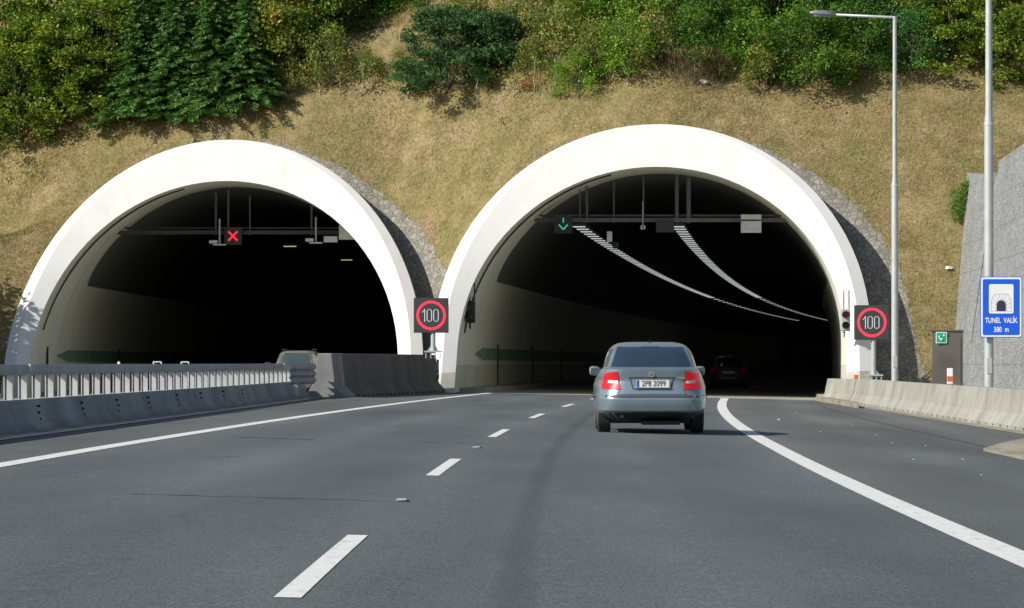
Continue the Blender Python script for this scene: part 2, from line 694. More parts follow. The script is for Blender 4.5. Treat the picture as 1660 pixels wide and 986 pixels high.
def road_strip(name, mat, Ys, ls, fx, fz, lift=0.0, parent=None, kind='structure', attr=True):
    n = len(ls)
    vs, fs, lat = [], [], []
    for Y in Ys:
        for l in ls:
            X = fx(Y) + l
            vs.append((X, Y, fz(X, Y) + lift))
            lat.append(l)
    for i in range(len(Ys) - 1):
        for k in range(n - 1):
            fs.append((i * n + k, i * n + k + 1, (i + 1) * n + k + 1, (i + 1) * n + k))
    me = bpy.data.meshes.new(name)
    me.from_pydata(vs, [], fs)
    me.materials.append(mat)
    a = me.attributes.new('lat', 'FLOAT', 'POINT')
    a.data.foreach_set('value', lat)
    o = bpy.data.objects.new(name, me)
    link(o, parent)
    if kind: o['kind'] = kind
    return o


Ys_open = [-30 + 2 * i for i in range(int((118.5 + 30) / 2) + 1)] + [119.4]
road = road_strip('road', MAT['asphalt'], Ys_open, [-7.6, -6, -4.2, -2, 0, 2, 4.2, 6, 8, 9.4], Xc, zr)
Ys_t = [119.4 + 3 * i for i in range(110)]
floor1 = road_strip('tunnel_roadway', MAT['floor'], Ys_t, [-7, -3.5, 0, 3.5, 7], T1, zr)
left_road = road_strip('opposite_road', MAT['asphalt'], [-30 + 3 * i for i in range(52)], [-11, -6, -3, 0, 3, 4.4], lambda Y: T0(124.4) - .3,
                       lambda X, Y: Z_LEFT)
floor0 = road_strip('opposite_tunnel_roadway', MAT['floor'], [123 + 3 * i for i in range(70)], [-7, -3, 0, 3, 7], T0, lambda X, Y: Z_LEFT - .004)


def strip_line(name, pts_lr, mat, lift, parent):
    mb = MB()
    rows = [[(a[0], a[1], zr(a[0], a[1]) + lift), (b[0], b[1], zr(b[0], b[1]) + lift)] for a, b in pts_lr]
    mb.sweep(rows, closed=False)
    return mb.build(name, mat, parent)


def along(l, y0, y1, wd, step=1.5, fx=Xc, dl=None):
    out = []
    n = max(2, int((y1 - y0) / step) + 1)
    for i in range(n):
        Y = y0 + (y1 - y0) * i / (n - 1)
        c = fx(Y) + (l(Y) if callable(l) else l)
        out.append(((c - wd / 2, Y), (c + wd / 2, Y)))
    return out


LR = lambda Y: 3.98 - .0028 * max(0, Y - 50)
LL = lambda Y: -4.12 + .0042 * max(0, Y - 42)
strip_line('edge_line', along(LR, -20, 118.8, .25), MAT['line'], .004, road)
strip_line('edge_line', along(LL, -20, 118.8, .22), MAT['line'], .004, road)
for k in range(-1, 6):
    y0 = 16.7 + 18.03 * k
    strip_line('lane_dash', along(0, y0, y0 + 6.05, .125), MAT['line'], .004, road)
# seams, sealed cracks and one painted shadow strip in the surface
#strip_line('lane_joint', along(lambda Y: 1.12 - .003 * Y, 12, 62, .26), MAT['tar_soft'], .003, road)
strip_line('shoulder_joint', along(lambda Y: 7.3 - .012 * (Y - 45), 40, 104, .05), MAT['tar'], .003, road)
strip_line('shoulder_joint', along(lambda Y: -5.45 - .004 * (Y - 50), 25, 112, .06), MAT['tar'], .003, road)


def dark_strip(p0, p1, wd, seed, jig=.1):
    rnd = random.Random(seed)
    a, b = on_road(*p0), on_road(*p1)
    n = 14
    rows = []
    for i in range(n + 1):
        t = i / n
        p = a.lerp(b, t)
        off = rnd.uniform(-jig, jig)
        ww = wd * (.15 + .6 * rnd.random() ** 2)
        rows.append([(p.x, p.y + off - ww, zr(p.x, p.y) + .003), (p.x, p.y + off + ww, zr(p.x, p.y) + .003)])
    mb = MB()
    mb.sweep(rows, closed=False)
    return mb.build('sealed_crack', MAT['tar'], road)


dark_strip((212, 801), (668, 814), .09, 1, .05)
dark_strip((385, 709), (512, 713), .22, 2, .05)
dark_strip((338, 743), (388, 740), .14, 3, .1)
dark_strip((52, 775), (145, 764), .10, 4, .2)
dark_strip((690, 717), (782, 720), .10, 5, .05)
dark_strip((1168, 662.3), (1230, 663.4), .55, 6, .05)  # dark strip painting a shadow across the lane, in the tar colour
dark_strip((1200, 718), (1228, 720), .16, 8, .1)
# joint strip of lighter concrete where the tunnel pavement starts
def gutter(name, fx, y0, y1, wd, mat, lift):
    return strip_line(name, [((fx(y0 + (y1 - y0) * i / 40), y0 + (y1 - y0) * i / 40), (fx(y0 + (y1 - y0) * i / 40) + wd, y0 + (y1 - y0) * i / 40)) for i in range(41)], mat, lift, road)


def XbL(Y): return -6.66 + .0238 * (Y - 47)
def XbR(Y): return 9.75 + .017 * (Y - 70)


gutter('gutter_strip', lambda Y: XbL(Y) + .05, 20, 97, .42, MAT['gutter'], .005)
gutter('gutter_joint', lambda Y: XbL(Y) + .36, 20, 97, .20, MAT['tar'], .008)
gutter('gutter_strip', lambda Y: XbR(Y) - .62, 45, 113, .5, MAT['gutter'], .005)

# opposite carriageway lines
for (l, wd) in ((-3.9, .22), (3.4, .22)):
    mb = MB()
    c = T0(124.4) - .3 + l
    mb.add([(c - wd / 2, -20, Z_LEFT + .004), (c + wd / 2, -20, Z_LEFT + .004), (c + wd / 2, 122, Z_LEFT + .004), (c - wd / 2, 122, Z_LEFT + .004)], [(0, 1, 2, 3)])
    mb.build('edge_line', MAT['line'], left_road)

# small metal studs let into the surface
for (px, py, r, lab) in ((651, 812.5, .062, 'small metal road stud left of the nearest lane dash'),
                         (772, 726.5, .075, 'small metal road stud beside the second lane dash')):
    p = on_road(px, py)
    t = thing('road_stud', lab, 'road stud', p, 0)
    mb = MB(); mb.tube([(p.x, p.y, p.z + .002), (p.x, p.y, p.z + .010)], r, 20)
    mb.build('frame', MAT['iron'], t)
    mb = MB(); mb.box((p.x, p.y, p.z + .014), (r * 1.2, r * 1.2, .012))
    mb.build('lid', MAT['galv'], t)

# ------------------------------------------------------------------ the slope above the portals
SHAPE = {'right': (7.1, 2.1, 7.1), 'left': (7.15, 1.0, 8.15)}     # half width, springing height, rise


def prad(which, dx, z):
    a, zc, b = SHAPE[which]
    return 7.1 * math.hypot(dx / a, max(z - zc, 0) / b), math.atan2(abs(dx) / a, max(z - zc, .01) / b)


def make_hill():
    xs = np.arange(-46, 46.01, .25)
    ds = list(np.arange(0, 24, .25)) + [24, 26, 28, 31, 35, 40, 50, 70, 110, 180, 300, 420]
    nx, nd = len(xs), len(ds)
    V, st = [], []
    for d in ds:
        for X in xs:
            Y = yfoot(X) + d
            z = hill_z(X, Y)
            V.append((X, Y, z))
            # stone pitching round each portal
            s = 0.0
            for T, wh in ((T1, 'right'), (T0, 'left')):
                dx = X - T(Y)
                r, ang = prad(wh, dx, z)
                wd = .05 + (1.40 if dx > 0 else .25) * math.sin(ang) ** 3 * (1.0 if (T is T1 and dx > 0) else 1.0)
                if z < 2 and dx > 0: wd += .3 * (2 - z)
                s = max(s, 1.0 if r < 7.1 + wd - .35 else max(0, .5 - (r - 7.1 - wd) * 1.4))
            st.append(min(1, s))
    fs = []
    for j in range(nd - 1):
        for i in range(nx - 1):
            ids = (j * nx + i, j * nx + i + 1, (j + 1) * nx + i + 1, (j + 1) * nx + i)
            cut = False
            cx = sum(V[k][0] for k in ids) / 4
            cy = sum(V[k][1] for k in ids) / 4
            cz = sum(V[k][2] for k in ids) / 4
            for T, wh in ((T1, 'right'), (T0, 'left')):
                r = prad(wh, cx - T(cy), cz)[0]
                if r < 6.85 and cz < 9.2: cut = True
            if not cut: fs.append(ids)
    me = bpy.data.meshes.new('hill')
    me.from_pydata(V, [], fs)
    me.materials.append(MAT['hill'])
    me.attributes.new('stone', 'FLOAT', 'POINT').data.foreach_set('value', st)
    me.polygons.foreach_set('use_smooth', [True] * len(fs))
    o = bpy.data.objects.new('hill', me)
    COL.objects.link(o)
    o['kind'] = 'structure'
    return o


make_hill()

# ------------------------------------------------------------------ tunnels
def arch(r, zc, zb, n=48, nb=6, rv=None):
    rv = rv or r
    """(l, z, theta) from the left foot over the crown to the right foot"""
    out = []
    for i in range(nb): out.append((-r, zb + (zc - zb) * i / nb, -PI / 2))
    for i in range(n + 1):
        a = -PI / 2 + PI * i / n
        out.append((r * math.sin(a), zc + rv * math.cos(a), a))
    for i in range(nb): out.append((r, zc + (zb - zc) * (i + 1) / nb, PI / 2))
    return out


def make_tunnel(name_label, T, front, zb0, Yend, base):
    t = thing('road_tunnel', name_label, 'tunnel', base)
    ro, ri = 7.1, 6.0
    if T is T1:
        O = arch(7.1, 2.1 + base[2], zb0)
        I = arch(6.28, 1.68 + base[2], zb0, rv=6.0)
    else:
        O = arch(7.15, 1.0 + base[2], zb0, rv=8.15)
        I = arch(6.30, 1.0 + base[2], zb0, rv=6.6)
    ri = 6.28
    rows = {k: [] for k in 'IKOB'}
    for (ol, oz, th), (il, iz, _) in zip(O, I):
        f = .52 + .44 * math.cos(th) ** 1.5 if abs(th) < PI / 2 - 1e-6 else .52
        kl, kz = il + (ol - il) * f, iz + (oz - iz) * f
        sn = math.sin(th) ** 2
        def P(l, z, dep):
            Y = front + LEAN * (z - base[2]) + dep
            return Vector((T(Y) + l, Y, z))
        rows['I'].append(P(il, iz, .06 + .17 * sn))
        rows['K'].append(P(kl, kz, 0))
        rows['O'].append(P(ol, oz, .03 + .22 * sn))
        q = P(ol, oz, .03 + .22 * sn)
        rows['B'].append(Vector((T(q.y + 9) + ol, q.y + 9, oz)))
    mb = MB()
    mb.sweep([rows['I'], rows['K']], closed=False)
    mb.sweep([rows['K'], rows['O']], closed=False)
    mb.build('portal_ring', MAT['ring'], t, smooth=True)
    mb = MB()
    mb.sweep([rows['O'], rows['B']], closed=False)
    mb.build('portal_back', MAT['extrados'], t, smooth=True)
    # lining
    ys = [front + 9.6]
    while ys[-1] < Yend: ys.append(ys[-1] + 2.5)
    n = len(I)
    V, al, hi, fs = [], [], [], []
    for p in rows['I']:
        V.append(p); al.append(p.y - front - 9.0); hi.append(p.z)
    for Y in ys:
        for (il, iz, _) in I:
            V.append((T(Y) + il, Y, iz)); al.append(Y - front - 9.0); hi.append(iz)
    for j in range(len(ys)):
        for k in range(n - 1):
            fs.append((j * n + k, j * n + k + 1, (j + 1) * n + k + 1, (j + 1) * n + k))
    fs.append(tuple(len(ys) * n + k for k in range(n)))     # closed beyond the bend
    me = bpy.data.meshes.new('lining')
    me.from_pydata([tuple(Vector(v) - Vector(base)) for v in V], [], fs)
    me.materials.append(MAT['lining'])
    me.attributes.new('along', 'FLOAT', 'POINT').data.foreach_set('value', al)
    me.attributes.new('high', 'FLOAT', 'POINT').data.foreach_set('value', hi)
    me.polygons.foreach_set('use_smooth', [True] * (len(fs) - 1) + [False])
    o = bpy.data.objects.new('lining', me)
    link(o, t)
    # green stripe along the left wall, pointed at the mouth
    mb = MB()
    def wall(Y, z): return (T(Y) - ri + .012, Y, z)
    z0, z1 = base[2] + 1.15, base[2] + 1.58
    Ya = front + 8.0
    mb.add([wall(Ya, (z0 + z1) / 2), wall(Ya + 3.5, z1), wall(Ya + 3.5, z0)], [(0, 1, 2)])
    prev = None
    Y = Ya + 3.5
    while Y < front + 90:
        mb.add([wall(Y, z0), wall(Y, z1), wall(Y + 2.5, z1), wall(Y + 2.5, z0)], [(0, 1, 2, 3)])
        Y += 2.5
    mb.build('green_stripe', MAT['green_stripe'], t)
    # dark vertical slots (hydrant niches) in the left wall
    for k in range(3):
        Y = front + 18 + 17.5 * k if T is T1 else front + 5.5 + 22 * k
        mb = MB()
        w_ = .45
        mb.add([(T(Y) - ri + .02, Y, base[2] + .15), (T(Y + w_) - ri + .02, Y + w_, base[2] + .15), (T(Y + w_) - ri + .02, Y + w_, base[2] + 1.75), (T(Y) - ri + .02, Y, base[2] + 1.75),
                (T(Y) - ri - .3, Y, base[2] + .15), (T(Y + w_) - ri - .3, Y + w_, base[2] + .15), (T(Y + w_) - ri - .3, Y + w_, base[2] + 1.75), (T(Y) - ri - .3, Y, base[2] + 1.75)],
               [(0, 1, 2, 3), (4, 5, 6, 7), (0, 1, 5, 4), (2, 3, 7, 6), (0, 3, 7, 4), (1, 2, 6, 5)])
        mb.build('niche_door', MAT['black'], t)
    # raised walkway kerbs
    for sgn in (-1, 1):
        mb = MB()
        rr = []
        for Y in [front + 2.5] + ys[:60]:
            a, b = T(Y) + sgn * (ri - .02), T(Y) + sgn * (ri - .85)
            zz = zr(a, Y) if T is T1 else Z_LEFT
            rr.append([(a, Y, zz - .1), (a, Y, zz + .14), (b, Y, zz + .14), (b, Y, zz - .1)])
        mb.sweep(rr)
        mb.build('walkway_kerb', MAT['floor'], t)
    # cable along the joint between ring and lining, left side
    mb = MB()
    pts = []
    for (il, iz, th) in I:
        if il < -1.5 and iz > 2.0 + base[2]:
            Y = front + LEAN * iz + 1.3
            pts.append((T(Y) + il * .985, Y, iz - .02))
    mb.tube(pts, .035, 6)
    mb.build('cable', MAT['dark_steel'], t)
    return t


tun1 = make_tunnel('wide white portal on the right whose ceiling lights are lit, with the car in front', T1, FRONT1, -.35, 430, (T1(FRONT1), FRONT1, 0))
tun0 = make_tunnel('white portal on the left marked by a red cross, dark inside, partly tree-shaded', T0, FRONT0, -.35, 320, (T0(FRONT0), FRONT0, -.05))


# ------------------------------------------------------------------ tunnel equipment
def gantry(T, Y, z, lab, x0, x1, hang):
    t = thing('equipment_gantry', lab, 'gantry', (T(Y), Y, z))
    mb = MB()
    mb.box(((x0 + x1) / 2, Y, z), (x1 - x0, .18, .14))
    mb.box(((x0 + x1) / 2, Y + .25, z + .17), (x1 - x0, .10, .06))
    mb.build('beam', MAT['dark_steel' if T is T0 else 'iron'], t)
    for (px, ztop, r) in hang:
        x = (px - 830) * Y / F
        mb = MB()
        mb.tube([(x, Y, z - .1), (x, Y, ztop)], r, 8)
        mb.build('hanger', MAT['iron'], t)
    return t


YG1 = 127.0
zg1 = at(0, 357, YG1).z
gantry(T1, YG1, zg1, 'long dark steel beam across the right tunnel mouth carrying signals and boxes',
       (866 - 830) * YG1 / F, (1292 - 830) * YG1 / F,
       [(940, 7.2, .03), (951, 7.3, .05), (995, 7.3, .03), (1043, 7.5, .03), (1097, 7.55, .07), (1116, 7.5, .08)])
YG0 = 134.5
zg0 = at(0, 377, YG0).z
gantry(T0, YG0, zg0, 'dark steel beam across the left tunnel mouth behind the red cross',
       (186 - 830) * YG0 / F, (606 - 830) * YG0 / F, [(350, 7.3, .04), (370, 7.4, .04), (505, 7.2, .04), (405, 7.2, .03)])


def signal_box(name, lab, cat, px, py, Y, w_, h_, glyph):
    p = at(px, py, Y)
    t = thing(name, lab, cat, p)
    mb = MB(); mb.box(p, (w_, .25, h_)); mb.build('housing', MAT['panel'] if glyph else MAT['white_box'], t, bevel=.01)
    yf = Y - .13
    if glyph == 'x':
        mb = MB()
        for s_ in (-1, 1):
            M = Matrix.Translation((p.x, yf, p.z)) @ Matrix.Rotation(s_ * R_(45), 4, 'Y')
            vs = [M @ Vector(v) for v in ((-.235, 0, -.03), (.235, 0, -.03), (.235, 0, .03), (-.235, 0, .03))]
            vs = [v + Vector((0, -.002 * (s_ + 2), 0)) for v in vs]
            mb.add(vs, [(0, 1, 2, 3)])
        mb.build('red_cross', MAT['red_x'], t)
    elif glyph == 'v':
        mb = MB()
        def bar(a, b, wd, k):
            a, b = Vector(a), Vector(b)
            d = (b - a).normalized(); q = Vector((-d.z, 0, d.x)) * wd
            o_ = Vector((p.x, yf - .002 * k, p.z))
            mb.add([o_ + a + q, o_ + b + q, o_ + b - q, o_ + a - q], [(0, 1, 2, 3)])
        bar((0, 0, .2), (0, 0, .03), .022, 1)
        bar((0, 0, -.2), (-.15, 0, -.03), .025, 2)
        bar((0, 0, -.2), (.15, 0, -.03), .025, 3)
        mb.build('green_arrow', MAT['green_arrow'], t)
    return t


signal_box('lane_signal', 'lit red cross lane signal on a dark panel in the left tunnel', 'lane signal', 378, 383, YG0 - .4, .62, .62, 'x')
signal_box('lane_signal', 'lit green down arrow lane signal in the right tunnel', 'lane signal', 913, 363, YG1 - .4, .62, .66, 'v')
# sign boxes and cabinets hung on the gantries
t = signal_box('sign_box', 'pale grey two-part box on the beam near the right side of the right tunnel', 'sign box', 1217.5, 368, YG1 - .35, .70, .40, None)
p = at(1217.5, 352, YG1 - .35)
mb = MB(); mb.box(p, (.70, .24, .17)); mb.build('upper_panel', MAT['white_box'], t, bevel=.01)
mb = MB(); mb.box(at(1217.5, 372, YG1 - .49), (.62, .03, .04)); mb.build('clip_rail', MAT['galv'], t)
t = signal_box('sign_box', 'pale box hung at the right end of the left tunnel beam beside the white arch', 'sign box', 566, 377, YG0 - .5, .74, .52, None)
t = signal_box('sign_box', 'smaller grey box just left of the pale box in the left tunnel', 'sign box', 536, 388, YG0 - .3, .50, .22, None)
t = signal_box('fan_box', 'dark box hung under the middle of the right tunnel beam', 'box', 1078, 367, YG1 - .3, .62, .42, 'none')
t = signal_box('junction_box', 'small grey junction box on a rod beside the left row of lights', 'box', 988, 384, YG1 + .3, .18, .36, None)
t = signal_box('junction_box', 'lowest small dark square box beside the left row of lights', 'box', 998, 398, YG1 + 4, .2, .22, 'none')
for (px, py, lab) in ((1042, 369, 'small white camera on a thin rod under the middle of the right tunnel beam'),):
    p = at(px, py, YG1 - .3)
    t = thing('camera', lab, 'camera', p)
    mb = MB(); mb.box(p, (.16, .3, .12)); mb.build('housing', MAT['white_box'], t, bevel=.02)
    mb = MB(); mb.tube([(p.x, p.y, p.z + .05), (p.x, p.y, p.z + .9)], .022, 8); mb.build('rod', MAT['galv_pole'], t)
    mb = MB(); mb.disc((p.x, p.y - .155, p.z), .04, 12); mb.build('lens', MAT['black'], t)
for (px, py, lab) in ((356, 397, 'inverted T-shaped hanging lamp left of the red cross'),
                      (512, 394, 'brighter inverted T-shaped hanging lamp beside the grey box in the left tunnel')):
    p = at(px, py, YG0 - .6)
    t = thing('hanging_floodlight', lab, 'lamp', p)
    mb = MB(); mb.tube([(p.x, p.y, p.z), (p.x, p.y, p.z + .95)], .035, 8); mb.build('rod', MAT['galv_pole'], t)
    mb = MB(); mb.box(p, (.46, .4, .05)); mb.box((p.x - .22, p.y - .05, p.z + .10), (.30, .25, .12)); mb.build('lamp_body', MAT['galv'], t, bevel=.01)

# rows of ceiling lights
LZ = 5.88


def lamp_proto(mat_glass, wd, lg):
    mb = MB(); mb.box((0, 0, .06), (wd + .06, lg + .06, .10))
    return mb, mat_glass


def make_lamp(x, Y, lab, grp, glass, wd=.42, lg=.48):
    t = thing('ceiling_light', lab, 'ceiling light', (x, Y, LZ), math.atan2(-.08, 1), grp)
    ORG[t.name] = Vector((0, 0, 0))
    mb = MB(); mb.box((0, 0, .075), (wd + .06, lg + .06, .10)); a = mb.build('housing', MAT['dark_steel'], t)
    mb = MB(); mb.box((0, 0, .01), (wd, lg, .028)); mb.build('diffuser', glass, t)
    return t


for (x131, lab, grp) in ((2.42, 'lit ceiling strip light in the left curving row of the right tunnel', 'left row of ceiling lights'),
                         (5.95, 'lit ceiling strip light in the right curving row of the right tunnel', 'right row of ceiling lights')):
    Ys = [130.5 + 2.5 * i for i in range(58)]
    while Ys[-1] < 420: Ys.append(Ys[-1] + 7.0)
    off = x131 - Xc(131)
    first = None
    for i, Y in enumerate(Ys):
        if i == 0:
            first = make_lamp(Xc(Y) + off, Y, lab, grp, MAT['lamp'])
            o = first
        else:
            o = copy_tree(first)
        d = .0663 + .00023 * (Y - 110)
        o.location = (Xc(Y) + off, Y, LZ)
        o.rotation_euler = (0, 0, -math.atan(d))
for (px, py, lab) in ((562, 422, 'thin yellow-lit ceiling light at right in the dark left tunnel'),
                      (470, 400, 'thin dim yellow ceiling light right of the red cross')):
    Y = (LZ - ZC) * F / (588 - py)
    make_lamp((px - 830) * Y / F, Y, lab, None, MAT['lamp_yellow'], .5, .3)

# traffic lights at the right tunnel mouth
def traffic_light(p, rz, lab, dark):
    t = thing('traffic_light', lab, 'traffic light', p, rz)
    ORG[t.name] = Vector((0, 0, 0))
    mb = MB(); mb.box((0, 0, 0), (.30, .22, .72)); mb.build('housing', MAT['black'] if dark else MAT['grey_box'], t, bevel=.03)
    for k, (z, mt) in enumerate(((.17, MAT['lens_red']), (-.17, MAT['lens_dark']))):
        mb = MB(); mb.tube([(0, -.115, z), (0, -.13, z)], .115, 20); l = mb.build('lens', mt if not dark else MAT['lens_dark'], t)
        mb = MB()
        rows = []
        for j in range(15):
            a = PI * (-.12 + 1.24 * j / 14)
            rows.append([(.125 * math.cos(a), -.11, z + .125 * math.sin(a)), (.125 * math.cos(a), -.26, z + .125 * math.sin(a) - .01)])
        mb.sweep(rows, closed=False); mb.build('visor', MAT['black'] if dark else MAT['dark_steel'], t)
    mb = MB()
    mb.tube([(-.05, .08, .34), (-.05, .08, .95), (.12, .08, .95), (.12, .08, .36)], .028, 6)
    mb.tube([(-.03, .08, -.36), (-.03, .08, -.55)], .035, 6)
    mb.build('bracket', MAT['dark_steel'] if dark else MAT['conc_light'], t)
    return t


traffic_light(at(1370.5, 519, 118.5), 0, 'two-lens red traffic light on the right inner edge of the right portal', False)
traffic_light(at(762.5, 506, 121.0), R_(-14), 'black two-lens traffic light on the left wall inside the right portal', True)

# ------------------------------------------------------------------ speed signs
def speed_sign(px, py, Y, lab, zpost, plate):
    p = at(px, py, Y)
    t = thing('speed_limit_sign', lab, 'speed sign', (p.x, Y, zpost))
    s_ = 1.075
    mb = MB(); mb.box((p.x, Y, p.z), (s_, .16, s_)); mb.build('panel', MAT['panel'], t, bevel=.012)
    mb = MB(); mb.disc((p.x, Y - .084, p.z), .455, 56, r0=.375); mb.build('red_ring', MAT['red_led'], t)
    # dotted digits
    def dots(pts, name):
        mb = MB()
        for (x, z) in pts:
            mb.disc((p.x + x, Y - .085, p.z + z), .0145, 8)
        return mb.build(name, MAT['white_led'], t)
    H = .185
    one = [(-.20, -H + .0285 * i) for i in range(14)] + [(-.222, .155), (-.245, .127), (-.268, .1)]
    dots(one, 'digit')
    for cx in (-.055, .15):
        pts = []
        hw, rr = .07, .07
        nstr = 8
        for i in range(nstr + 1):
            z = -(H - rr) + 2 * (H - rr) * i / nstr
            pts += [(cx - hw, z), (cx + hw, z)]
        for a in (25, 55, 90, 125, 155):
            pts += [(cx + rr * math.cos(R_(a)), H - rr + rr * math.sin(R_(a))), (cx + rr * math.cos(R_(a)), -(H - rr) - rr * math.sin(R_(a)))]
        dots(pts, 'digit')
    mb = MB(); mb.tube([(p.x + .06, Y + .02, zpost), (p.x + .06, Y + .02, p.z - s_ / 2 + .1)], .075, 12); mb.build('post', MAT['galv_pole'], t)
    mb = MB()
    mb.box((p.x + .06, Y, zpost + .06), (.55, .4, .05))
    for k in (-.22, -.07, .07, .22):
        mb.box((p.x + .06 + k, Y - .16, zpost + .01 - .08), (.03, .1, .16))
    mb.add([(p.x - .12, Y, zpost + .08), (p.x + .06, Y, zpost + .35), (p.x + .24, Y, zpost + .08)], [(0, 1, 2)])
    mb.build('base_plate', MAT['galv_pole'], t)
    return t


speed_sign(699, 511.5, 113.5, 'lit speed 100 sign between the two portals above the sooty concrete wall', 1.35, True)
speed_sign(1413, 523, 113.8, 'lit speed 100 sign beside the right foot of the right portal', .62, True)

# ------------------------------------------------------------------ lamp posts
def lamp_post(px, Y, lab, zb, H, r0, r1, arm_px, knee):
    x = (px - 830) * Y / F
    t = thing('street_lamp', lab, 'street lamp', (x, Y, zb))
    mb = MB(); mb.tube([(x, Y, zb), (x, Y, knee), (x, Y, knee + .25), (x, Y, H)], [r0, r0, r1, r1 * .82], 16)
    mb.build('pole', MAT['galv_pole'], t, smooth=True, auto=50)
    mb = MB(); mb.tube([(x, Y, knee - .05), (x, Y, knee + .02)], r0 * 1.06, 16); mb.build('sleeve', MAT['galv'], t)
    mb = MB(); mb.box((x, Y - r0, zb + 1.1), (.11, .03, .35)); mb.build('door', MAT['galv_pole'], t)
    L = arm_px * Y / F
    mb = MB(); mb.tube([(x + .07, Y, H - .03), (x, Y, H - .03), (x - L * .72, Y, H + .06)], [.045, .045, .04], 10)
    mb.build('arm', MAT['galv_pole'], t, smooth=True)
    hd = MB()
    rows = []
    for (u, w_, h_) in ((0, .05, .05), (.06, .10, .07), (.35, .15, .09), (.75, .15, .08), (1.0, .06, .03)):
        cx = x - L * .70 - u * L * .30
        z = H + .07 + .05 * u
        rows.append([(cx, Y - w_, z - h_ * .3), (cx, Y - w_ * .7, z + h_), (cx, Y + w_ * .7, z + h_), (cx, Y + w_, z - h_ * .3), (cx, Y + w_ * .7, z - h_), (cx, Y - w_ * .7, z - h_)])
    hd.sweep(rows)
    h = hd.build('lamp_head', MAT['lens_lamp'], t, smooth=True, auto=40)
    mb = MB(); mb.box((x - L * .86, Y, H + .03), (L * .16, .2, .03)); mb.build('glass', MAT['galv'], h)
    return t


lamp_post(1450.5, 113.5, 'tall grey street lamp behind the right portal foot with its lamp head in view', .0, at(0, 27, 113.5).z, .105, .075, 138, at(0, 300, 113.5).z)
LP2Y = 83.0
lamp_post(1603, LP2Y, 'thicker nearer street lamp rising out of frame and holding the blue sign', -.1, 11.9, .105, .083, 150, at(0, 200, LP2Y).z)

# blue tunnel sign on the nearer lamp post
Yb = LP2Y - .2
p = at(1623, 498, Yb)
t = thing('information_sign', 'blue tunnel information sign with arch pictogram on the nearer lamp post', 'road sign', p)
W_, H_ = 68 * Yb / F, 99 * Yb / F


def rrect(mb, c, w_, h_, r, y, n=6, m=0):
    vs = []
    for (sx, sz, a0) in ((1, 1, 0), (-1, 1, 90), (-1, -1, 180), (1, -1, 270)):
        for k in range(n + 1):
            a = R_(a0 + 90 * k / n)
            vs.append((c[0] + sx * (w_ / 2 - r) + r * math.cos(a), y, c[1] + sz * (h_ / 2 - r) + r * math.sin(a)))
    nn = len(vs)
    vs2 = [(v[0], v[1] + .02, v[2]) for v in vs]
    return mb.add(vs + vs2, [tuple(range(nn)), tuple(range(nn, 2 * nn))[::-1]] + [(k, (k + 1) % nn, nn + (k + 1) % nn, nn + k) for k in range(nn)], m)


mb = MB(); rrect(mb, (p.x, p.z), W_, H_, .06, Yb); mb.build('plate', MAT['blue'], t)
mb = MB(); rrect(mb, (p.x, p.z), W_ * .965, H_ * .975, .05, Yb - .004); mb.build('white_border', MAT['white_sign'], t)
mb = MB(); rrect(mb, (p.x, p.z), W_ * .88, H_ * .915, .03, Yb - .008); mb.build('blue_field', MAT['blue'], t)
sq = (p.x + .0, p.z + H_ * .135)
mb = MB(); rrect(mb, sq, W_ * .585, H_ * .48, .035, Yb - .012); mb.build('white_square', MAT['white_sign'], t)
# pictogram: arch of masonry with a dark mouth
mb = MB()
u = W_ / 657 * 657 / 560    # zoom px -> metres helper
k_ = W_ / 565.0
cx, zb = sq[0], p.z + (480 - 535) * k_
yy = Yb - .0135
def poly(pts, y): mb.add([(cx + a * k_, y, zb + b * k_) for a, b in pts], [tuple(range(len(pts)))])
arcp = [(-62, 0), (-62, 85)] + [(-62 * math.cos(R_(a)), 85 + 62 * math.sin(R_(a))) for a in range(15, 180, 15)] + [(62, 85), (62, 0)]
poly(arcp, yy)
mb.build('tunnel_mouth', MAT['sign_dark'], t)
mb = MB()
def seg(a, b, wd=5):
    a, b = Vector((a[0], 0, a[1])), Vector((b[0], 0, b[1]))
    d = (b - a).normalized(); q = Vector((-d.z, 0, d.x)) * wd * .5
    mb.add([(cx + v.x * k_, yy, zb + v.z * k_) for v in (a + q, b + q, b - q, a - q)], [(0, 1, 2, 3)])
outl = [(-132, 0), (-132, 150), (-88, 228), (88, 228), (132, 150), (132, 0)]
for a, b in zip(outl, outl[1:]): seg(a, b)
seg((-132, 0), (132, 0))
inn = [(-70, 0), (-70, 85)] + [(-70 * math.cos(R_(a)), 85 + 70 * math.sin(R_(a))) for a in range(20, 180, 20)] + [(70, 85), (70, 0)]
for a, b in zip(inn, inn[1:]): seg(a, b, 4)
for a, b in (((-70, 40), (-132, 60)), ((-70, 85), (-132, 120)), ((-60, 120), (-122, 168)), ((-36, 145), (-80, 228)), ((-12, 153), (-28, 228)),
             ((70, 40), (132, 60)), ((70, 85), (132, 120)), ((60, 120), (122, 168)), ((36, 145), (80, 228)), ((12, 153), (28, 228))): seg(a, b, 4)
mb.build('masonry_lines', MAT['sign_grey'], t)
text('TUNEL  VALÍK', 'lettering', .165, MAT['white_sign'], t, (p.x - t.location.x, -.012, (480 - 663) * k_), sx=.70, bold=.003)
text('380  m', 'lettering', .165, MAT['white_sign'], t, (p.x - t.location.x, -.012, (480 - 785) * k_), sx=.74, bold=.003)
mb = MB()
for dz in (.35, -.35):
    mb.box((p.x - .15, Yb + .06, p.z + dz), (.35, .06, .05))
mb.build('clamp', MAT['galv'], t)

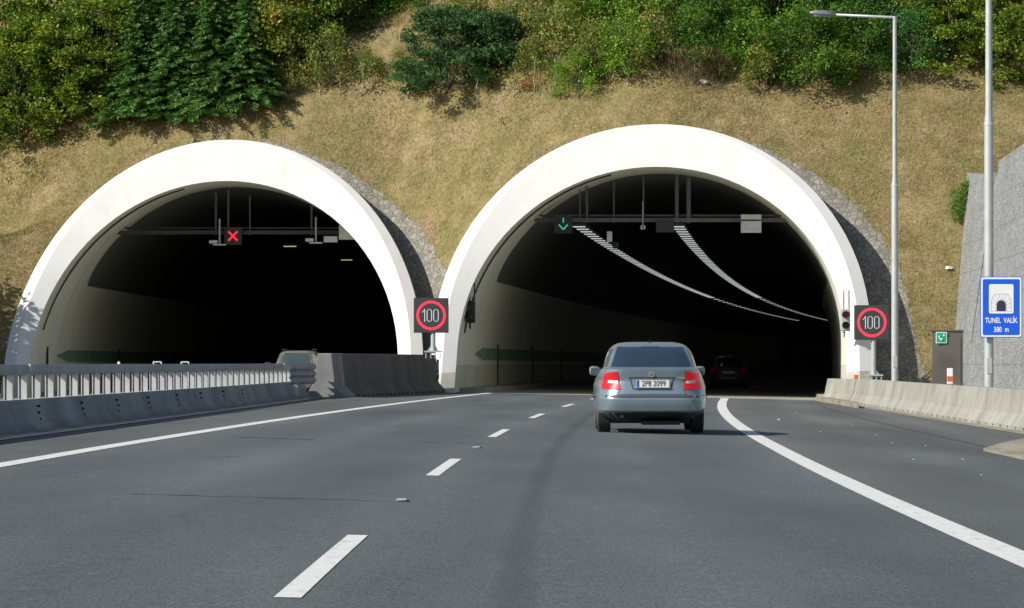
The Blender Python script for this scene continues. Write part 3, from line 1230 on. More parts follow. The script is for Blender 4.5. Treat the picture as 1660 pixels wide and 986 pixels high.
# ------------------------------------------------------------------ barriers
def nj_profile(H, wb, wt, side=1):
    """closed profile (u, z): u>0 towards the road"""
    return [(-wb / 2, 0), (wb / 2, 0), (wb / 2, .07), (wt / 2 + .06, .30 * min(1, H / .8)), (wt / 2, H), (-wt / 2, H), (-wt / 2 - .06, .30 * min(1, H / .8)), (-wb / 2, .07)]


def wall_along(mb, prof, fx, y0, y1, n, zf):
    rows = []
    for i in range(n + 1):
        Y = y0 + (y1 - y0) * i / n
        X = fx(Y)
        rows.append([(X + u, Y, zf(X, Y) + z) for u, z in prof])
    mb.sweep(rows)


# left median barrier: concrete plinth, slim posts, box rail
t = thing('median_barrier', 'long median barrier with pale steel posts and grey top rail on a concrete plinth', 'crash barrier', (XbL(60), 60, .1))
zl = lambda X, Y: zr(X, Y)
mb = MB()
prof = [(-.62, -.3), (.02, -.3), (.02, .06), (-.06, .10), (-.16, .42), (-.46, .42), (-.56, .10), (-.62, .06)]
wall_along(mb, prof, XbL, 18, 98.6, 40, zl)
mb.build('concrete_plinth', MAT['conc_grey'], t)
mb = MB()
zt = lambda X, Y: 1.045 - .00012 * (Y - 47) - .0
rows = []
for i in range(40):
    Y = 18 + (96.5 - 18) * i / 39
    X = XbL(Y) - .30
    z = 1.045
    rows.append([(X - .075, Y, z - .145), (X + .075, Y, z - .145), (X + .085, Y, z - .10), (X + .085, Y, z - .04), (X + .075, Y, z), (X - .075, Y, z)])
mb.sweep(rows)
mb.build('top_rail', MAT['beam_grey'], t)
Y = 47.7 - 1.25 * 22
k = 0
while Y < 96.4:
    X = XbL(Y) - .30
    zb = zr(XbL(Y), Y) + .40
    mb = MB()
    mb.box((X + .030, Y, (zb + .91) / 2), (.078, .10, .91 - zb))
    mb.box((X - .045, Y, (zb + .91) / 2), (.014, .10, .91 - zb))
    mb.box((X - .012, Y + .045, (zb + .91) / 2), (.06, .01, .91 - zb))
    mb.build('post', MAT['galv'], t)
    Y += 1.25
    k += 1
for (px, w_) in ((82, .05), (485, .07)):
    Yq = 51.5 if px == 82 else 93
    mb = MB(); mb.box((XbL(Yq) - .30 + .10, Yq, 1.0), (.03, .1, .10)); mb.build('rail_reflector', MAT['white_box'], t)
# bolts dotted on the plinth
rnd = random.Random(4)
for i in range(9):
    Yq = 47.5 + i * 4.2
    for k in range(3):
        mb = MB(); mb.box((XbL(Yq) - .10 - .012 * k + .02, Yq + rnd.uniform(-.15, .15), zr(XbL(Yq), Yq) + .14 + .09 * k), (.05, .035, .035))
        mb.build('anchor_hole', MAT['black'], t)

# posts standing behind the rail on the opposite verge
for (px, Y, lab, fr) in ((193, 68, 'plain white post behind the median rail, leftmost of three', False),
                         (251, 74, 'white double post with open frame top, middle of three behind the rail', True),
                         (296, 79, 'white double post with open frame top, rightmost of three behind the rail', True)):
    x = (px - 830) * Y / F
    t = thing('marker_post', lab, 'post', (x, Y, .2))
    mb = MB()
    ztop = 1.065 if fr else 1.05
    mb.tube([(x, Y, .2), (x, Y, ztop - .02)], .035, 10)
    if fr: mb.tube([(x + .11, Y, .2), (x + .11, Y, ztop - .05)], .025, 8)
    mb.build('post', MAT['white_sign'], t)
    if fr:
        mb = MB()
        mb.box((x + .05, Y, ztop + .02), (.17, .05, .02)); mb.box((x + .05, Y, ztop - .05), (.17, .05, .02))
        mb.box((x - .03, Y, ztop - .015), (.02, .05, .05)); mb.box((x + .13, Y, ztop - .015), (.02, .05, .05))
        mb.build('frame', MAT['white_sign'], t)
    else:
        mb = MB(); mb.tube([(x, Y, ztop - .02), (x, Y, ztop + .04)], [.03, .02], 10); mb.build('cap', MAT['white_sign'], t)

# guard-rail transition at the end of the median barrier
t = thing('guardrail_terminal', 'short corrugated grey guardrail piece fixed to the pale end of the concrete wall', 'guardrail', (-5.4, 94, .2))
mb = MB()
rows = []
for i in range(9):
    s_ = i / 8
    Y = 93.2 + 5.4 * s_
    X = XbL(Y) - .10 + .22 * s_
    zc = .80
    row = []
    for (du, dz) in ((0, -.26), (.06, -.21), (.07, -.15), (0, -.10), (.06, -.05), (.07, .0), (0, .05), (.06, .10), (.07, .16), (0, .22)):
        row.append((X + du, Y - du * 1.2, zc + dz * 1.15))
    rows.append(row)
mb.sweep(rows, closed=False)
mb.build('corrugated_rail', MAT['beam_grey'], t)
mb = MB()
for dz in (-.10, .13):
    mb.tube([(XbL(98.2) + .16, 98.2, .8 + dz), (XbL(98.2) + .16, 98.1, .8 + dz)], .02, 8)
mb.build('bolt', MAT['galv'], t)
mb = MB(); mb.box((XbL(94.6) - .05, 94.6, .36), (.14, .14, .55)); mb.build('post', MAT['white_box'], t)

# sooty concrete wall between the carriageways up to the portal
def XwM(Y): return -4.80 + (Y - 98.8) * .133
t = thing('concrete_wall', 'low sooty concrete wall running up to the gap between the portals', 'wall', (XwM(104), 104, 0))
zw = lambda X, Y: .02
segs = [(98.8, 100.3), (100.32, 103.4), (103.42, 108.4), (108.42, 113.0), (113.02, 117.2)]
for i, (a, b) in enumerate(segs):
    mb = MB()
    Ht = 1.30
    prof = [(-.62, -.3), (.25, -.3), (.25, .16), (.02, .42), (-.07, Ht), (-.40, Ht), (-.50, .42), (-.62, .16)]
    if i == 0: prof = [(-.75, -.3), (.32, -.3), (.32, .16), (.05, .42), (-.05, Ht), (-.42, Ht), (-.58, .42), (-.75, .16)]
    wall_along(mb, prof, XwM, a, b, 4, zw)
    mb.build('segment', MAT['conc_grey'] if i == 0 else MAT['conc_soot'], t, bevel=.015)
for i in range(22):
    Y = 100.5 + i * .76
    mb = MB(); mb.box((XwM(Y) + .25, Y, .16), (.05, .14, .07)); mb.build('drain_slot', MAT['black'], t)
Y = 116.4
x = at(710, 600, Y).x
t = thing('reflector_post', 'small dark reflector on the end of the sooty wall below a speed sign', 'reflector', (x, Y, 1.0))
mb = MB(); mb.box((x, Y - .15, .86), (.07, .04, .62)); mb.build('blade', MAT['black'], t)
mb = MB(); mb.box((x, Y - .18, .95), (.06, .02, .24)); mb.build('upper_reflector', MAT['grey_box'], t)
mb = MB(); mb.box((x, Y - .18, .72), (.045, .02, .08)); mb.build('lower_reflector', MAT['white_sign'], t)

# right-hand concrete barrier
t = thing('concrete_barrier', 'pale concrete safety barrier along the right shoulder', 'crash barrier', (XbR(90), 90, -.2))
H = .80
prof = [(-.30, -.2), (.30, -.2), (.30, .85), (.12, .85), (.10, H + .04)]
prof = [(-.34, -.25), (.34, -.25), (.34, .08), (.20, .30), (.11, H - .04), (-.11, H - .04), (-.20, .30), (-.34, .08)]
Y = 46.0
while Y < 112:
    mb = MB()
    e = min(Y + 5.98, 112.6)
    wall_along(mb, prof, lambda y: XbR(y) + .15, Y, e, 3, zr)
    mb.build('segment', MAT['conc_light'], t, bevel=.012)
    Y += 6.0
# last piece swings in to the tunnel wall
rows = []
for (X, Y_) in ((XbR(112.62) + .15, 112.62), (10.55, 114.6), (10.38, 116.2), (10.25, 118.2)):
    rows.append([(X + u, Y_, -.2 + z) for u, z in prof])
mb = MB(); mb.sweep(rows); mb.build('end_segment', MAT['conc_light'], t, bevel=.012)
for i in range(36):
    Y = 66 + i * 1.25
    if Y > 111: break
    mb = MB(); mb.box((XbR(Y) + .15 - .345, Y, zr(XbR(Y), Y) + .045), (.02, .06, .028)); mb.build('drain_slot', MAT['black'], t)
# delineators
for (px, py, Y, lab, wfrac) in ((1540, 612, 83.5, 'white and orange delineator on the right barrier before the cabinet', 1), (1388, 611, 113.6, 'orange marker on the inner corner of the right portal base', 0)):
    q = at(px, py, Y)
    t = thing('delineator', lab, 'delineator', q)
    if wfrac:
        mb = MB(); mb.box((q.x, Y, q.z + .03), (.13, .05, .36)); mb.build('blade', MAT['white_sign'], t, bevel=.01)
        mb = MB(); mb.box((q.x, Y - .028, q.z - .03), (.132, .012, .115)); mb.build('orange_band', MAT['orange'], t)
    else:
        mb = MB(); mb.box((q.x, Y, q.z + .02), (.13, .05, .32)); mb.build('blade', MAT['white_sign'], t, bevel=.01)
        mb = MB(); mb.box((q.x, Y - .028, q.z - .01), (.132, .012, .14)); mb.build('orange_band', MAT['orange'], t)

# verge between barrier and retaining wall
mb = MB()
rows = []
for i in range(30):
    Y = 40 + i * 2.72
    a = XbR(Y) + .2
    rows.append([(a, Y, zr(a, Y) + .02), (a + 2.0, Y, .05), (a + 30, Y, .05)])
mb.sweep(rows, closed=False)
mb.build('verge', MAT['conc_light'], kind='structure')
# pale slab at the edge of the shoulder, lower right
mb = MB()
pq = [on_road(x, y) for x, y in ((1594, 731), (1622, 722), (1665, 713), (1760, 712), (1760, 752), (1690, 752))]
n_ = len(pq)
mb.add([(q.x, q.y, q.z - .02) for q in pq] + [(q.x, q.y, q.z + .035) for q in pq],
       [tuple(range(n_))[::-1], tuple(range(n_, 2 * n_))] + [(k, (k + 1) % n_, n_ + (k + 1) % n_, n_ + k) for k in range(n_)])
o = mb.build('drain_slab', MAT['gutter'])
tag(o, 'pale concrete drain slab at the right edge of the shoulder', 'slab')
mb = MB()
q = on_road(1668, 735)
mb.sweep([[(q.x - .5, q.y - .8, q.z + .03), (q.x - .42, q.y - .5, q.z + .12), (q.x - .35, q.y + .2, q.z + .03)], [(q.x + 1.2, q.y - .8, q.z + .03), (q.x + 1.2, q.y - .5, q.z + .17), (q.x + 1.2, q.y + .3, q.z + .03)]])
o = mb.build('kerb_stone', MAT['gutter'])
tag(o, 'worn kerb stone lying on the drain slab at the right edge', 'kerb')

# low kerb stub at the tunnel's right wall foot
mb = MB()
qa, qb = on_road(1322, 650), on_road(1392, 662)
mb.sweep([[(qa.x, qa.y, qa.z), (qa.x, qa.y, qa.z + .13), (qa.x + .5, qa.y + 3, qa.z + .13), (qa.x + .5, qa.y + 3, qa.z)],
          [(qb.x, qb.y, qb.z), (qb.x, qb.y, qb.z + .13), (qb.x + .3, qb.y + 3, qb.z + .13), (qb.x + .3, qb.y + 3, qb.z)]])
o = mb.build('kerb_stub', MAT['gutter'])
tag(o, 'short concrete kerb at the right corner of the right tunnel mouth', 'kerb')

# ------------------------------------------------------------------ gabion walls on the right
def wall_block(name, lab, pts, ztop, zbot, batter, thick):
    mb = MB()
    rows = []
    for (X, Y), zt_ in zip(pts, ztop):
        rows.append([(X, Y, zbot), (X + batter * (zt_ - zbot), Y, zt_), (X + batter * (zt_ - zbot) + thick, Y, zt_), (X + thick, Y, zbot)])
    mb.sweep(rows)
    o = mb.build(name, MAT['gabion'])
    return tag(o, lab, 'retaining wall')


wall_block('gabion_wall', 'tall grey gabion retaining wall at the right edge, far section meeting the slope', [(13.95, 110.0), (14.5, 126.5)], [6.6, 7.6], 0, .15, 3)
wall_block('gabion_wall', 'tall grey gabion retaining wall behind the blue sign, near section', [(12.2, 76), (13.85, 110.0 - .02)], [7.2, 7.1], 0, .10, 3)
wall_block('gabion_wall', 'low grey gabion block behind the barrier below the blue sign', [(11.9, 72), (13.05, 106.5)], [1.62, 1.60], -.2, .06, 1.5)
mb = MB()
mb.add([(15.5, 70, 6.5), (60, 70, 14), (60, 126, 20), (15.6, 126, 7.0)], [(0, 1, 2, 3)])
mb.build('embankment', MAT['hill'], kind='structure')

# emergency phone cabinet
Y = 109.5
c = at(1536, 580, Y)
wc, zt_ = 50 * Y / F, at(0, 537, Y).z
t = thing('emergency_phone_cabinet', 'brown-grey emergency phone cabinet with a green phone sign behind the barrier', 'cabinet', (c.x, Y, 0))
mb = MB(); mb.box((c.x, Y, zt_ / 2), (wc, .7, zt_), rz=R_(-7)); mb.build('body', MAT['cabinet'], t, bevel=.015)
mb = MB(); mb.box((c.x, Y, zt_ + .015), (wc + .06, .78, .04), rz=R_(-7)); mb.build('roof', MAT['cabinet'], t)
mb = MB(); mb.box((c.x - .02, Y - .36, zt_ * .48), (wc * .8, .02, zt_ * .86), rz=R_(-7)); d = mb.build('door', MAT['cabinet'], t, bevel=.005)
sx, sz = at(1523.5, 547.5, Y).x, at(0, 547.5, Y).z
mb = MB(); rrect(mb, (sx, sz), .33, .33, .01, Y - .405); sg = mb.build('phone_sign', MAT['white_sign'], t)
mb = MB(); rrect(mb, (sx, sz), .285, .285, .008, Y - .410); mb.build('green_field', MAT['green_sign'], sg)
mb = MB()
arc = []
for k in range(9):
    a = R_(170 + 90 * k / 8)
    arc.append((sx + .035 + .10 * math.cos(a), Y - .416, sz + .055 + .10 * math.sin(a) - .02))
mb.tube(arc, [.03, .03, .02, .018, .018, .018, .02, .03, .03], 8)
mb.box((sx + .075, Y - .416, sz + .07), (.075, .012, .02)); mb.box((sx + .075, Y - .418, sz + .07), (.02, .012, .075))
mb.build('handset_symbol', MAT['white_sign'], sg)

# litter
def litter(p, r, lab, seed):
    rnd = random.Random(seed)
    bm = bmesh.new()
    bmesh.ops.create_icosphere(bm, subdivisions=2, radius=r)
    for v in bm.verts:
        v.co = Vector((v.co.x * 1.3, v.co.y, v.co.z * .6)) * rnd.uniform(.6, 1.25)
    me = bpy.data.meshes.new('litter'); bm.to_mesh(me); bm.free()
    me.materials.append(MAT['litter'])
    o = bpy.data.objects.new('litter', me); COL.objects.link(o)
    o.location = p + Vector((0, -.05, r * .4))
    return tag(o, lab, 'litter')


litter(on_hill(1537, 437), .10, 'crumpled white litter on the dry slope left of the gabion wall', 1)
litter(on_hill(1141, 138), .13, 'grey-white rubbish bag at the foot of the bushes above the right portal', 2)
litter(on_road(1262, 681), .022, 'largest pale scrap on the shoulder right of the blue car', 3)
for k, (px, py) in enumerate(((1330, 700), (1420, 705), (1445, 718), (1500, 723), (1560, 745), (1382, 690), (1290, 670), (1590, 770), (1480, 745))):
    o = litter(on_road(px, py), .009, 'tiny pale scrap scattered on the right shoulder', 10 + k)
    o['group'] = 'tiny scraps on the right shoulder'
    o['kind'] = 'thing'

# ------------------------------------------------------------------ cars
def car_paint(name, c, metal=.55, rough=.32):
    m = NT(name)
    n1 = m.noise(m.obj(), 2.2, 4)
    d = m.noise(m.mapping(m.obj(), (1, 1, 2.5)), 3.0, 5)
    cc = m.ramp(n1, [(.3, tuple(x * .93 for x in c)), (.7, tuple(x * 1.05 for x in c))])
    sp = m.n('ShaderNodeSeparateXYZ')
    m.l(m.obj(), sp.inputs[0])
    dust = m.math('MULTIPLY', m.ramp(sp.outputs[2], [(.22, 1.0), (.62, 0.0)]), m.ramp(d, [(.3, .15), (.7, .55)]))
    m.col(m.mix(dust, cc, (.16, .15, .13)))
    m.set(Metallic=metal, Roughness=rough)
    m.b.inputs['Coat Weight'].default_value = .8
    m.b.inputs['Coat Roughness'].default_value = .08
    return m.mat


MAT['paint_blue'] = car_paint('steel_blue_car_paint', (.265, .345, .40), .5, .33)
MAT['paint_dark'] = car_paint('dark_car_paint', (.12, .12, .125), .3, .35)
MAT['paint_beige'] = car_paint('pale_car_paint', (.33, .34, .31), .4, .35)
MAT['trim'] = simple('dark_bumper_trim', (.05, .06, .075), .55)
MAT['under'] = simple('dark_underbody', (.02, .02, .02), .85)


def glass_mat(name, c):
    m = NT(name)
    m.col(c)
    m.set(Roughness=.06)
    m.b.inputs['Specular IOR Level'].default_value = .8
    m.b.inputs['Coat Weight'].default_value = 1.0
    m.b.inputs['Coat Roughness'].default_value = .03
    return m.mat


MAT['glass'] = glass_mat('tinted_car_glass', (.010, .022, .038))
MAT['glass_light'] = glass_mat('windscreen_glass', (.05, .075, .08))
MAT['tail'] = simple('tail_light_red', (.45, .006, .012), .4, emit=(.95, .01, .02), es=.24, coat=.15, var=.25, scale=9)
MAT['tail_dim'] = simple('tail_light_red_dim', (.40, .012, .02), .3, emit=(.9, .02, .03), es=.012, coat=.6)
MAT['tail_white'] = simple('reversing_lens', (.78, .62, .62), .2, coat=1.0)
MAT['plate'] = simple('number_plate_white', (.72, .72, .68), .45, var=.04)
MAT['plate_blue'] = simple('number_plate_blue', (.03, .10, .42), .45)
MAT['chrome'] = simple('chrome', (.85, .86, .88), .12, 1.0, .03)
MAT['rim'] = simple('alloy_rim', (.5, .5, .52), .35, .7)


MAT['cabin'] = simple('dark_cabin_trim', (.035, .037, .04), .8)
MAT['seat'] = simple('grey_seat_cloth', (.10, .105, .11), .85)


def see_through():
    m = NT('see_through_rear_glass')
    m.col((.010, .022, .038))
    m.set(Roughness=.06)
    m.b.inputs['Coat Weight'].default_value = 1.0
    tr = m.n('ShaderNodeBsdfTransparent')
    tr.inputs['Color'].default_value = (.62, .70, .74, 1)
    mx = m.n('ShaderNodeMixShader')
    mx.inputs[0].default_value = .62
    m.l(m.b.outputs[0], mx.inputs[1]); m.l(tr.outputs[0], mx.inputs[2]); m.l(mx.outputs[0], m.out.inputs[0])
    return m.mat


MAT['rear_glass'] = see_through()


def build_car(lab, lv, paint, wheels, wr, loc, rz, rear_patches, front_patches, side_patches, cavity=False):
    t = thing('car', lab, 'car', loc, rz)
    ORG[t.name] = Vector((0, 0, 0))
    Mn = 96
    rows = []
    # densify levels with smooth interpolation
    zs = [l[0] for l in lv]
    dens = []
    for i in range(len(lv) - 1):
        steps = 3 if lv[i + 1][0] - lv[i][0] > .03 else 2
        for k in range(steps):
            u = k / steps
            p0, p1, p2, p3 = lv[max(0, i - 1)], lv[i], lv[i + 1], lv[min(len(lv) - 1, i + 2)]
            row = [lv[i][0] + (lv[i + 1][0] - lv[i][0]) * u]
            for c in range(1, 5):
                a = p1[c] + (p2[c] - p1[c]) * u
                row.append(a)
            dens.append(row)
    dens.append(list(lv[-1]))
    for z, hw, yr, yf, n in dens:
        yc, hl = (yr + yf) / 2, (yf - yr) / 2
        row = []
        for k in range(Mn):
            a = 2 * PI * k / Mn
            ca, sa = math.cos(a), math.sin(a)
            row.append((hw * math.copysign(abs(ca) ** (2 / n), ca), yc + hl * math.copysign(abs(sa) ** (2 / n), sa), z))
        rows.append(row)
    mb = MB(); mb.sweep(rows)
    body = mb.build('body', paint, t, smooth=True, auto=38)
    bm = bmesh.new(); bm.from_mesh(body.data)
    bvh = BVHTree.FromBMesh(bm); bm.free()
    def cutout(cb, mat):
        cut = cb.build('cutter', mat)
        md = body.modifiers.new('b', 'BOOLEAN'); md.object = cut; md.operation = 'DIFFERENCE'; md.solver = 'EXACT'
        try: md.material_mode = 'TRANSFER'
        except Exception: pass
        dg = bpy.context.evaluated_depsgraph_get()
        me = bpy.data.meshes.new_from_object(body.evaluated_get(dg))
        body.modifiers.clear(); old = body.data; body.data = me; bpy.data.meshes.remove(old)
        bpy.data.objects.remove(cut)

    if cavity:      # passenger space behind the rear window
        cb = MB()
        prof = [(.10, 1.072), (.84, 1.362), (2.5, 1.362), (2.6, .80), (.75, .80), (.62, 1.0), (.30, 1.045)]
        hwz = lambda z: .635 - max(0, z - 1.05) * .37
        cb.sweep([[(sx * hwz(z), y, z) for y, z in prof] for sx in (-1, 1)])
        cutout(cb, MAT['cabin'])
    # wheel arches
    for (yw) in wheels:
        for sx in (-1, 1):
            cb = MB(); cb.tube([(sx * .62, yw, wr), (sx * 1.2, yw, wr)], wr + .055, 28)
            cutout(cb, MAT['under'])

    def hit(mode, a, z, off):
        if mode == 'rear': o, d, p = Vector((a, -4, z)), Vector((0, 1, 0)), 0
        elif mode == 'front': o, d = Vector((a, 12, z)), Vector((0, -1, 0))
        elif mode == 'left': o, d = Vector((-4, a, z)), Vector((1, 0, 0))
        else: o, d = Vector((4, a, z)), Vector((-1, 0, 0))
        h = bvh.ray_cast(o, d)
        if h[0] is None:
            q = Vector((a, 1 if mode == 'rear' else 3, z)) if mode in ('rear', 'front') else Vector((-1 if mode == 'left' else 1, a, z))
            h = bvh.find_nearest(q)
        return h[0] - d * off

    def patch(mode, name, cor, off, mat, parent=t, nu=14, nv=8):
        (bl, br, tr, tl) = cor
        vs, fs = [], []
        for j in range(nv + 1):
            v = j / nv
            for i in range(nu + 1):
                u = i / nu
                a = (bl[0] * (1 - u) + br[0] * u) * (1 - v) + (tl[0] * (1 - u) + tr[0] * u) * v
                z = (bl[1] * (1 - u) + br[1] * u) * (1 - v) + (tl[1] * (1 - u) + tr[1] * u) * v
                vs.append(hit(mode, a, z, off))
        for j in range(nv):
            for i in range(nu):
                k = j * (nu + 1) + i
                fs.append((k, k + 1, k + nu + 2, k + nu + 1))
        mb = MB(); mb.add(vs, fs)
        return mb.build(name, mat, parent, smooth=True)

    made = {}
    for mode, lst in (('rear', rear_patches), ('front', front_patches), ('left', side_patches), ('right', side_patches)):
        for it in lst:
            name, cor, off, mat = it[:4]
            par = made.get((mode, it[4]), t) if len(it) > 4 else t
            made[(mode, it[5] if len(it) > 5 else name)] = patch(mode, name, cor, off, mat, par)
    hwm = max(l[1] for l in lv)
    for yw in wheels:
        for sx in (-1, 1):
            xo = sx * (hwm - .045)
            xi = sx * (hwm - .25)
            mb = MB(); mb.tube([(xi, yw, wr), (xi + sx * .02, yw, wr), (xo - sx * .02, yw, wr), (xo, yw, wr)], [wr - .03, wr, wr, wr - .03], 30)
            w_ = mb.build('wheel', MAT['rubber'], t, smooth=True, auto=35)
            mb = MB()
            mb.tube([(xo, yw, wr), (xo + sx * .006, yw, wr)], .2, 26)
            mb.build('rim', MAT['rim'], w_)
    mb = MB(); mb.box((0, (lv[0][2] + lv[0][3]) / 2, lv[0][0] - .01), (1.25, (lv[0][3] - lv[0][2]) * .96, .06))
    mb.box((.15, .55, lv[0][0] - .03), (.6, .5, .06))
    mb.build('underbody', MAT['under'], t)
    return t, hit, patch


sedan = [(.20, .70, .62, 4.15, 6), (.27, .80, .33, 4.30, 6), (.335, .86, .10, 4.44, 7), (.37, .876, .045, 4.50, 7), (.47, .885, .012, 4.55, 6.5), (.56, .888, .0, 4.56, 6.5),
         (.598, .888, .02, 4.55, 6.5), (.612, .886, .055, 4.54, 6), (.75, .886, .085, 4.46, 5.2), (.84, .862, .085, 4.36, 4.5), (.92, .828, .07, 4.20, 5.2),
         (.98, .79, .055, 3.85, 5.6), (1.018, .765, .048, 3.50, 5.6), (1.030, .752, .085, 3.38, 5.2), (1.040, .742, .23, 3.28, 4.8),
         (1.15, .715, .46, 3.05, 4.2), (1.25, .683, .68, 2.84, 4), (1.33, .645, .89, 2.64, 3.8), (1.385, .60, 1.08, 2.45, 3.6), (1.415, .555, 1.22, 2.32, 3.4),
         (1.437, .49, 1.36, 2.22, 3.2), (1.450, .40, 1.48, 2.12, 3), (1.456, .26, 1.62, 2.0, 3)]
B = MAT
rp = [
    ('rear_window', [(-.645, 1.055), (.645, 1.055), (.525, 1.375), (-.525, 1.375)], .016, B['rear_glass']),
    ('tail_light', [(-.80, .705), (-.495, .70), (-.545, .985), (-.745, .955)], .014, B['tail'], None, 'L'),
    ('tail_light', [(.495, .70), (.80, .705), (.745, .955), (.545, .985)], .014, B['tail'], None, 'R'),
    ('reversing_light', [(-.69, .80), (-.535, .797), (-.54, .835), (-.685, .85)], .020, B['tail_white'], 'L'),
    ('reversing_light', [(.535, .797), (.69, .80), (.685, .85), (.54, .835)], .020, B['tail_white'], 'R'),
    ('bumper_strip', [(-.85, .575), (.85, .575), (.85, .612), (-.85, .612)], .010, B['trim']),
    ('plate_recess', [(-.30, .70), (.30, .70), (.36, .895), (-.36, .895)], .004, B['trim'], None, 'PR'),
    ('recess_panel', [(-.285, .715), (.285, .715), (.33, .87), (-.33, .87)], .007, B['paint_blue'], 'PR'),
    ('lower_valance', [(-.66, .215), (.66, .215), (.80, .345), (-.80, .345)], .006, B['under']),  # dark patch painting in the shade under the tucked bumper
    ('tailgate_seam', [(-.545, .63), (-.535, .63), (-.49, .70), (-.50, .70)], .005, B['trim'], None, 'S1'),
    ('tailgate_seam', [(.535, .63), (.545, .63), (.50, .70), (.49, .70)], .005, B['trim'], None, 'S2'),
    ('tailgate_seam', [(-.54, .622), (.54, .622), (.54, .630), (-.54, .630)], .005, B['trim'], None, 'S3'),
]
sp_ = [('side_window', [(.62, 1.06), (1.75, 1.06), (1.75, 1.36), (1.15, 1.34)], .006, B['glass'], None, 'w1'),
       ('side_window', [(1.85, 1.06), (2.98, 1.06), (2.45, 1.36), (1.85, 1.37)], .006, B['glass'], None, 'w2'),
       ('side_moulding', [(.9, .55), (3.5, .55), (3.5, .60), (.9, .60)], .012, B['trim'])]
fp = [('windscreen', [(-.66, 1.07), (.66, 1.07), (.52, 1.37), (-.52, 1.37)], .006, B['glass']),
      ('headlight', [(-.78, .66), (-.48, .66), (-.50, .80), (-.78, .82)], .01, B['white_box'], None, 'a'),
      ('headlight', [(.48, .66), (.78, .66), (.78, .82), (.50, .80)], .01, B['white_box'], None, 'b'),
      ('grille', [(-.40, .66), (.40, .66), (.42, .80), (-.42, .80)], .008, B['black'])]
CARY = 57.7
cx_ = (1057 - 830) * CARY / F
car, hit, patch = build_car('steel-blue liftback car driving away in the right lane before the tunnel', sedan, B['paint_blue'], (.98, 3.55), .315,
                            (cx_, CARY, zr(cx_, CARY)), -.010, rp, fp, sp_, True)
# number plate
py_ = min(hit('rear', x, .79, .0).y for x in (-.2, 0, .2)) - .030
mb = MB(); mb.box((.015, py_, .79), (.52, .012, .112)); npl = mb.build('number_plate', B['plate'], car, bevel=.004)
mb = MB(); mb.box((.015 - .236, py_ - .007, .79), (.042, .004, .106)); mb.build('blue_band', B['plate_blue'], npl)
text('2P8 2099', 'plate_lettering', .125, B['sign_dark'], npl, (.03, py_ - .008, .79), sx=.80, bold=.001, space=1.0)
mb = MB(); mb.box((.015, py_ - .002, .727), (.56, .02, .012)); mb.build('plate_trim', B['chrome'], npl)
yb = hit('rear', 0, .93, 0).y - .008
mb = MB(); mb.tube([(0, yb + .01, .935), (0, yb - .008, .935)], .043, 26); em = mb.build('emblem', B['chrome'], car)
mb = MB(); mb.tube([(0, yb - .008, .935), (0, yb - .011, .935)], .031, 22); mb.build('emblem_field', B['iron'], em)
mb = MB()
for i, (x, z, ww, hh, sl) in enumerate(((.415, .885, .012, .034, .2), (.437, .888, .03, .010, 0), (.452, .880, .012, .03, -.3), (.470, .884, .012, .03, .3),
                                        (.490, .884, .012, .028, 0), (.508, .892, .022, .009, 0), (.512, .878, .022, .009, 0))):
    yy = hit('rear', x, z, .008).y
    mb.box((x, yy, z), (ww, .006, hh), rx=0)
mb.build('badge_lettering', B['chrome'], car)
mb = MB(); mb.tube([(0, 1.45, 1.44), (0, 1.36, 1.50)], [.012, .006], 8); mb.tube([(0, 1.46, 1.43), (0, 1.45, 1.455)], [.03, .018], 10); mb.build('antenna', B['black'], car)
for sx in (-1, 1):
    mb = MB()
    rows = []
    for (u, a, b) in ((0, .03, .03), (.03, .075, .065), (.09, .09, .08), (.15, .085, .075), (.185, .05, .05)):
        c = Vector((sx * (.765 + u), 2.92, .985 + .02 * u))
        rows.append([(c.x, c.y + a * .7 * math.cos(2 * PI * k / 12), c.z + b * math.sin(2 * PI * k / 12)) for k in range(12)])
    mb.sweep(rows); mi = mb.build('wing_mirror', B['paint_blue'], car, smooth=True, auto=60)
    mb = MB(); mb.box((sx * .87, 2.855, .985), (.12, .01, .10)); mb.build('mirror_glass', B['glass_light'], mi, bevel=.004)
mb = MB(); mb.tube([(-.47, .20, .275), (-.47, .42, .28)], .03, 12); mb.build('exhaust', B['iron'], car)
yb = hit('rear', 0, 1.375, .01).y
mb = MB(); mb.box((0, yb - .005, 1.372), (.28, .02, .018)); mb.build('high_brake_light', B['lens_dark'], car)
for sx in (-1, 1):
    mb = MB(); mb.box((sx * .47, 1.17, 1.395), (.10, .03, .012)); mb.build('roof_end_clip', B['chrome'], car)
mb = MB(); mb.box((-.62, .15, .43), (.14, .012, .03)); mb.box((.62, .15, .43), (.14, .012, .03)); mb.build('bumper_reflector', B['lens_red'], car)
for x in (-.36, .36):
    mb = MB()
    mb.box((x, 1.30, 1.12), (.25, .10, .17)); mb.build('headrest', B['seat'], car, bevel=.03)
    mb = MB(); mb.box((x, 2.15, 1.17), (.25, .09, .19)); mb.box((x, 2.2, .95), (.46, .12, .36)); mb.build('front_seat', B['cabin'], car, bevel=.03)
mb = MB(); mb.box((0, 1.30, .93), (1.15, .14, .28)); mb.build('rear_seat', B['seat'], car, bevel=.03)

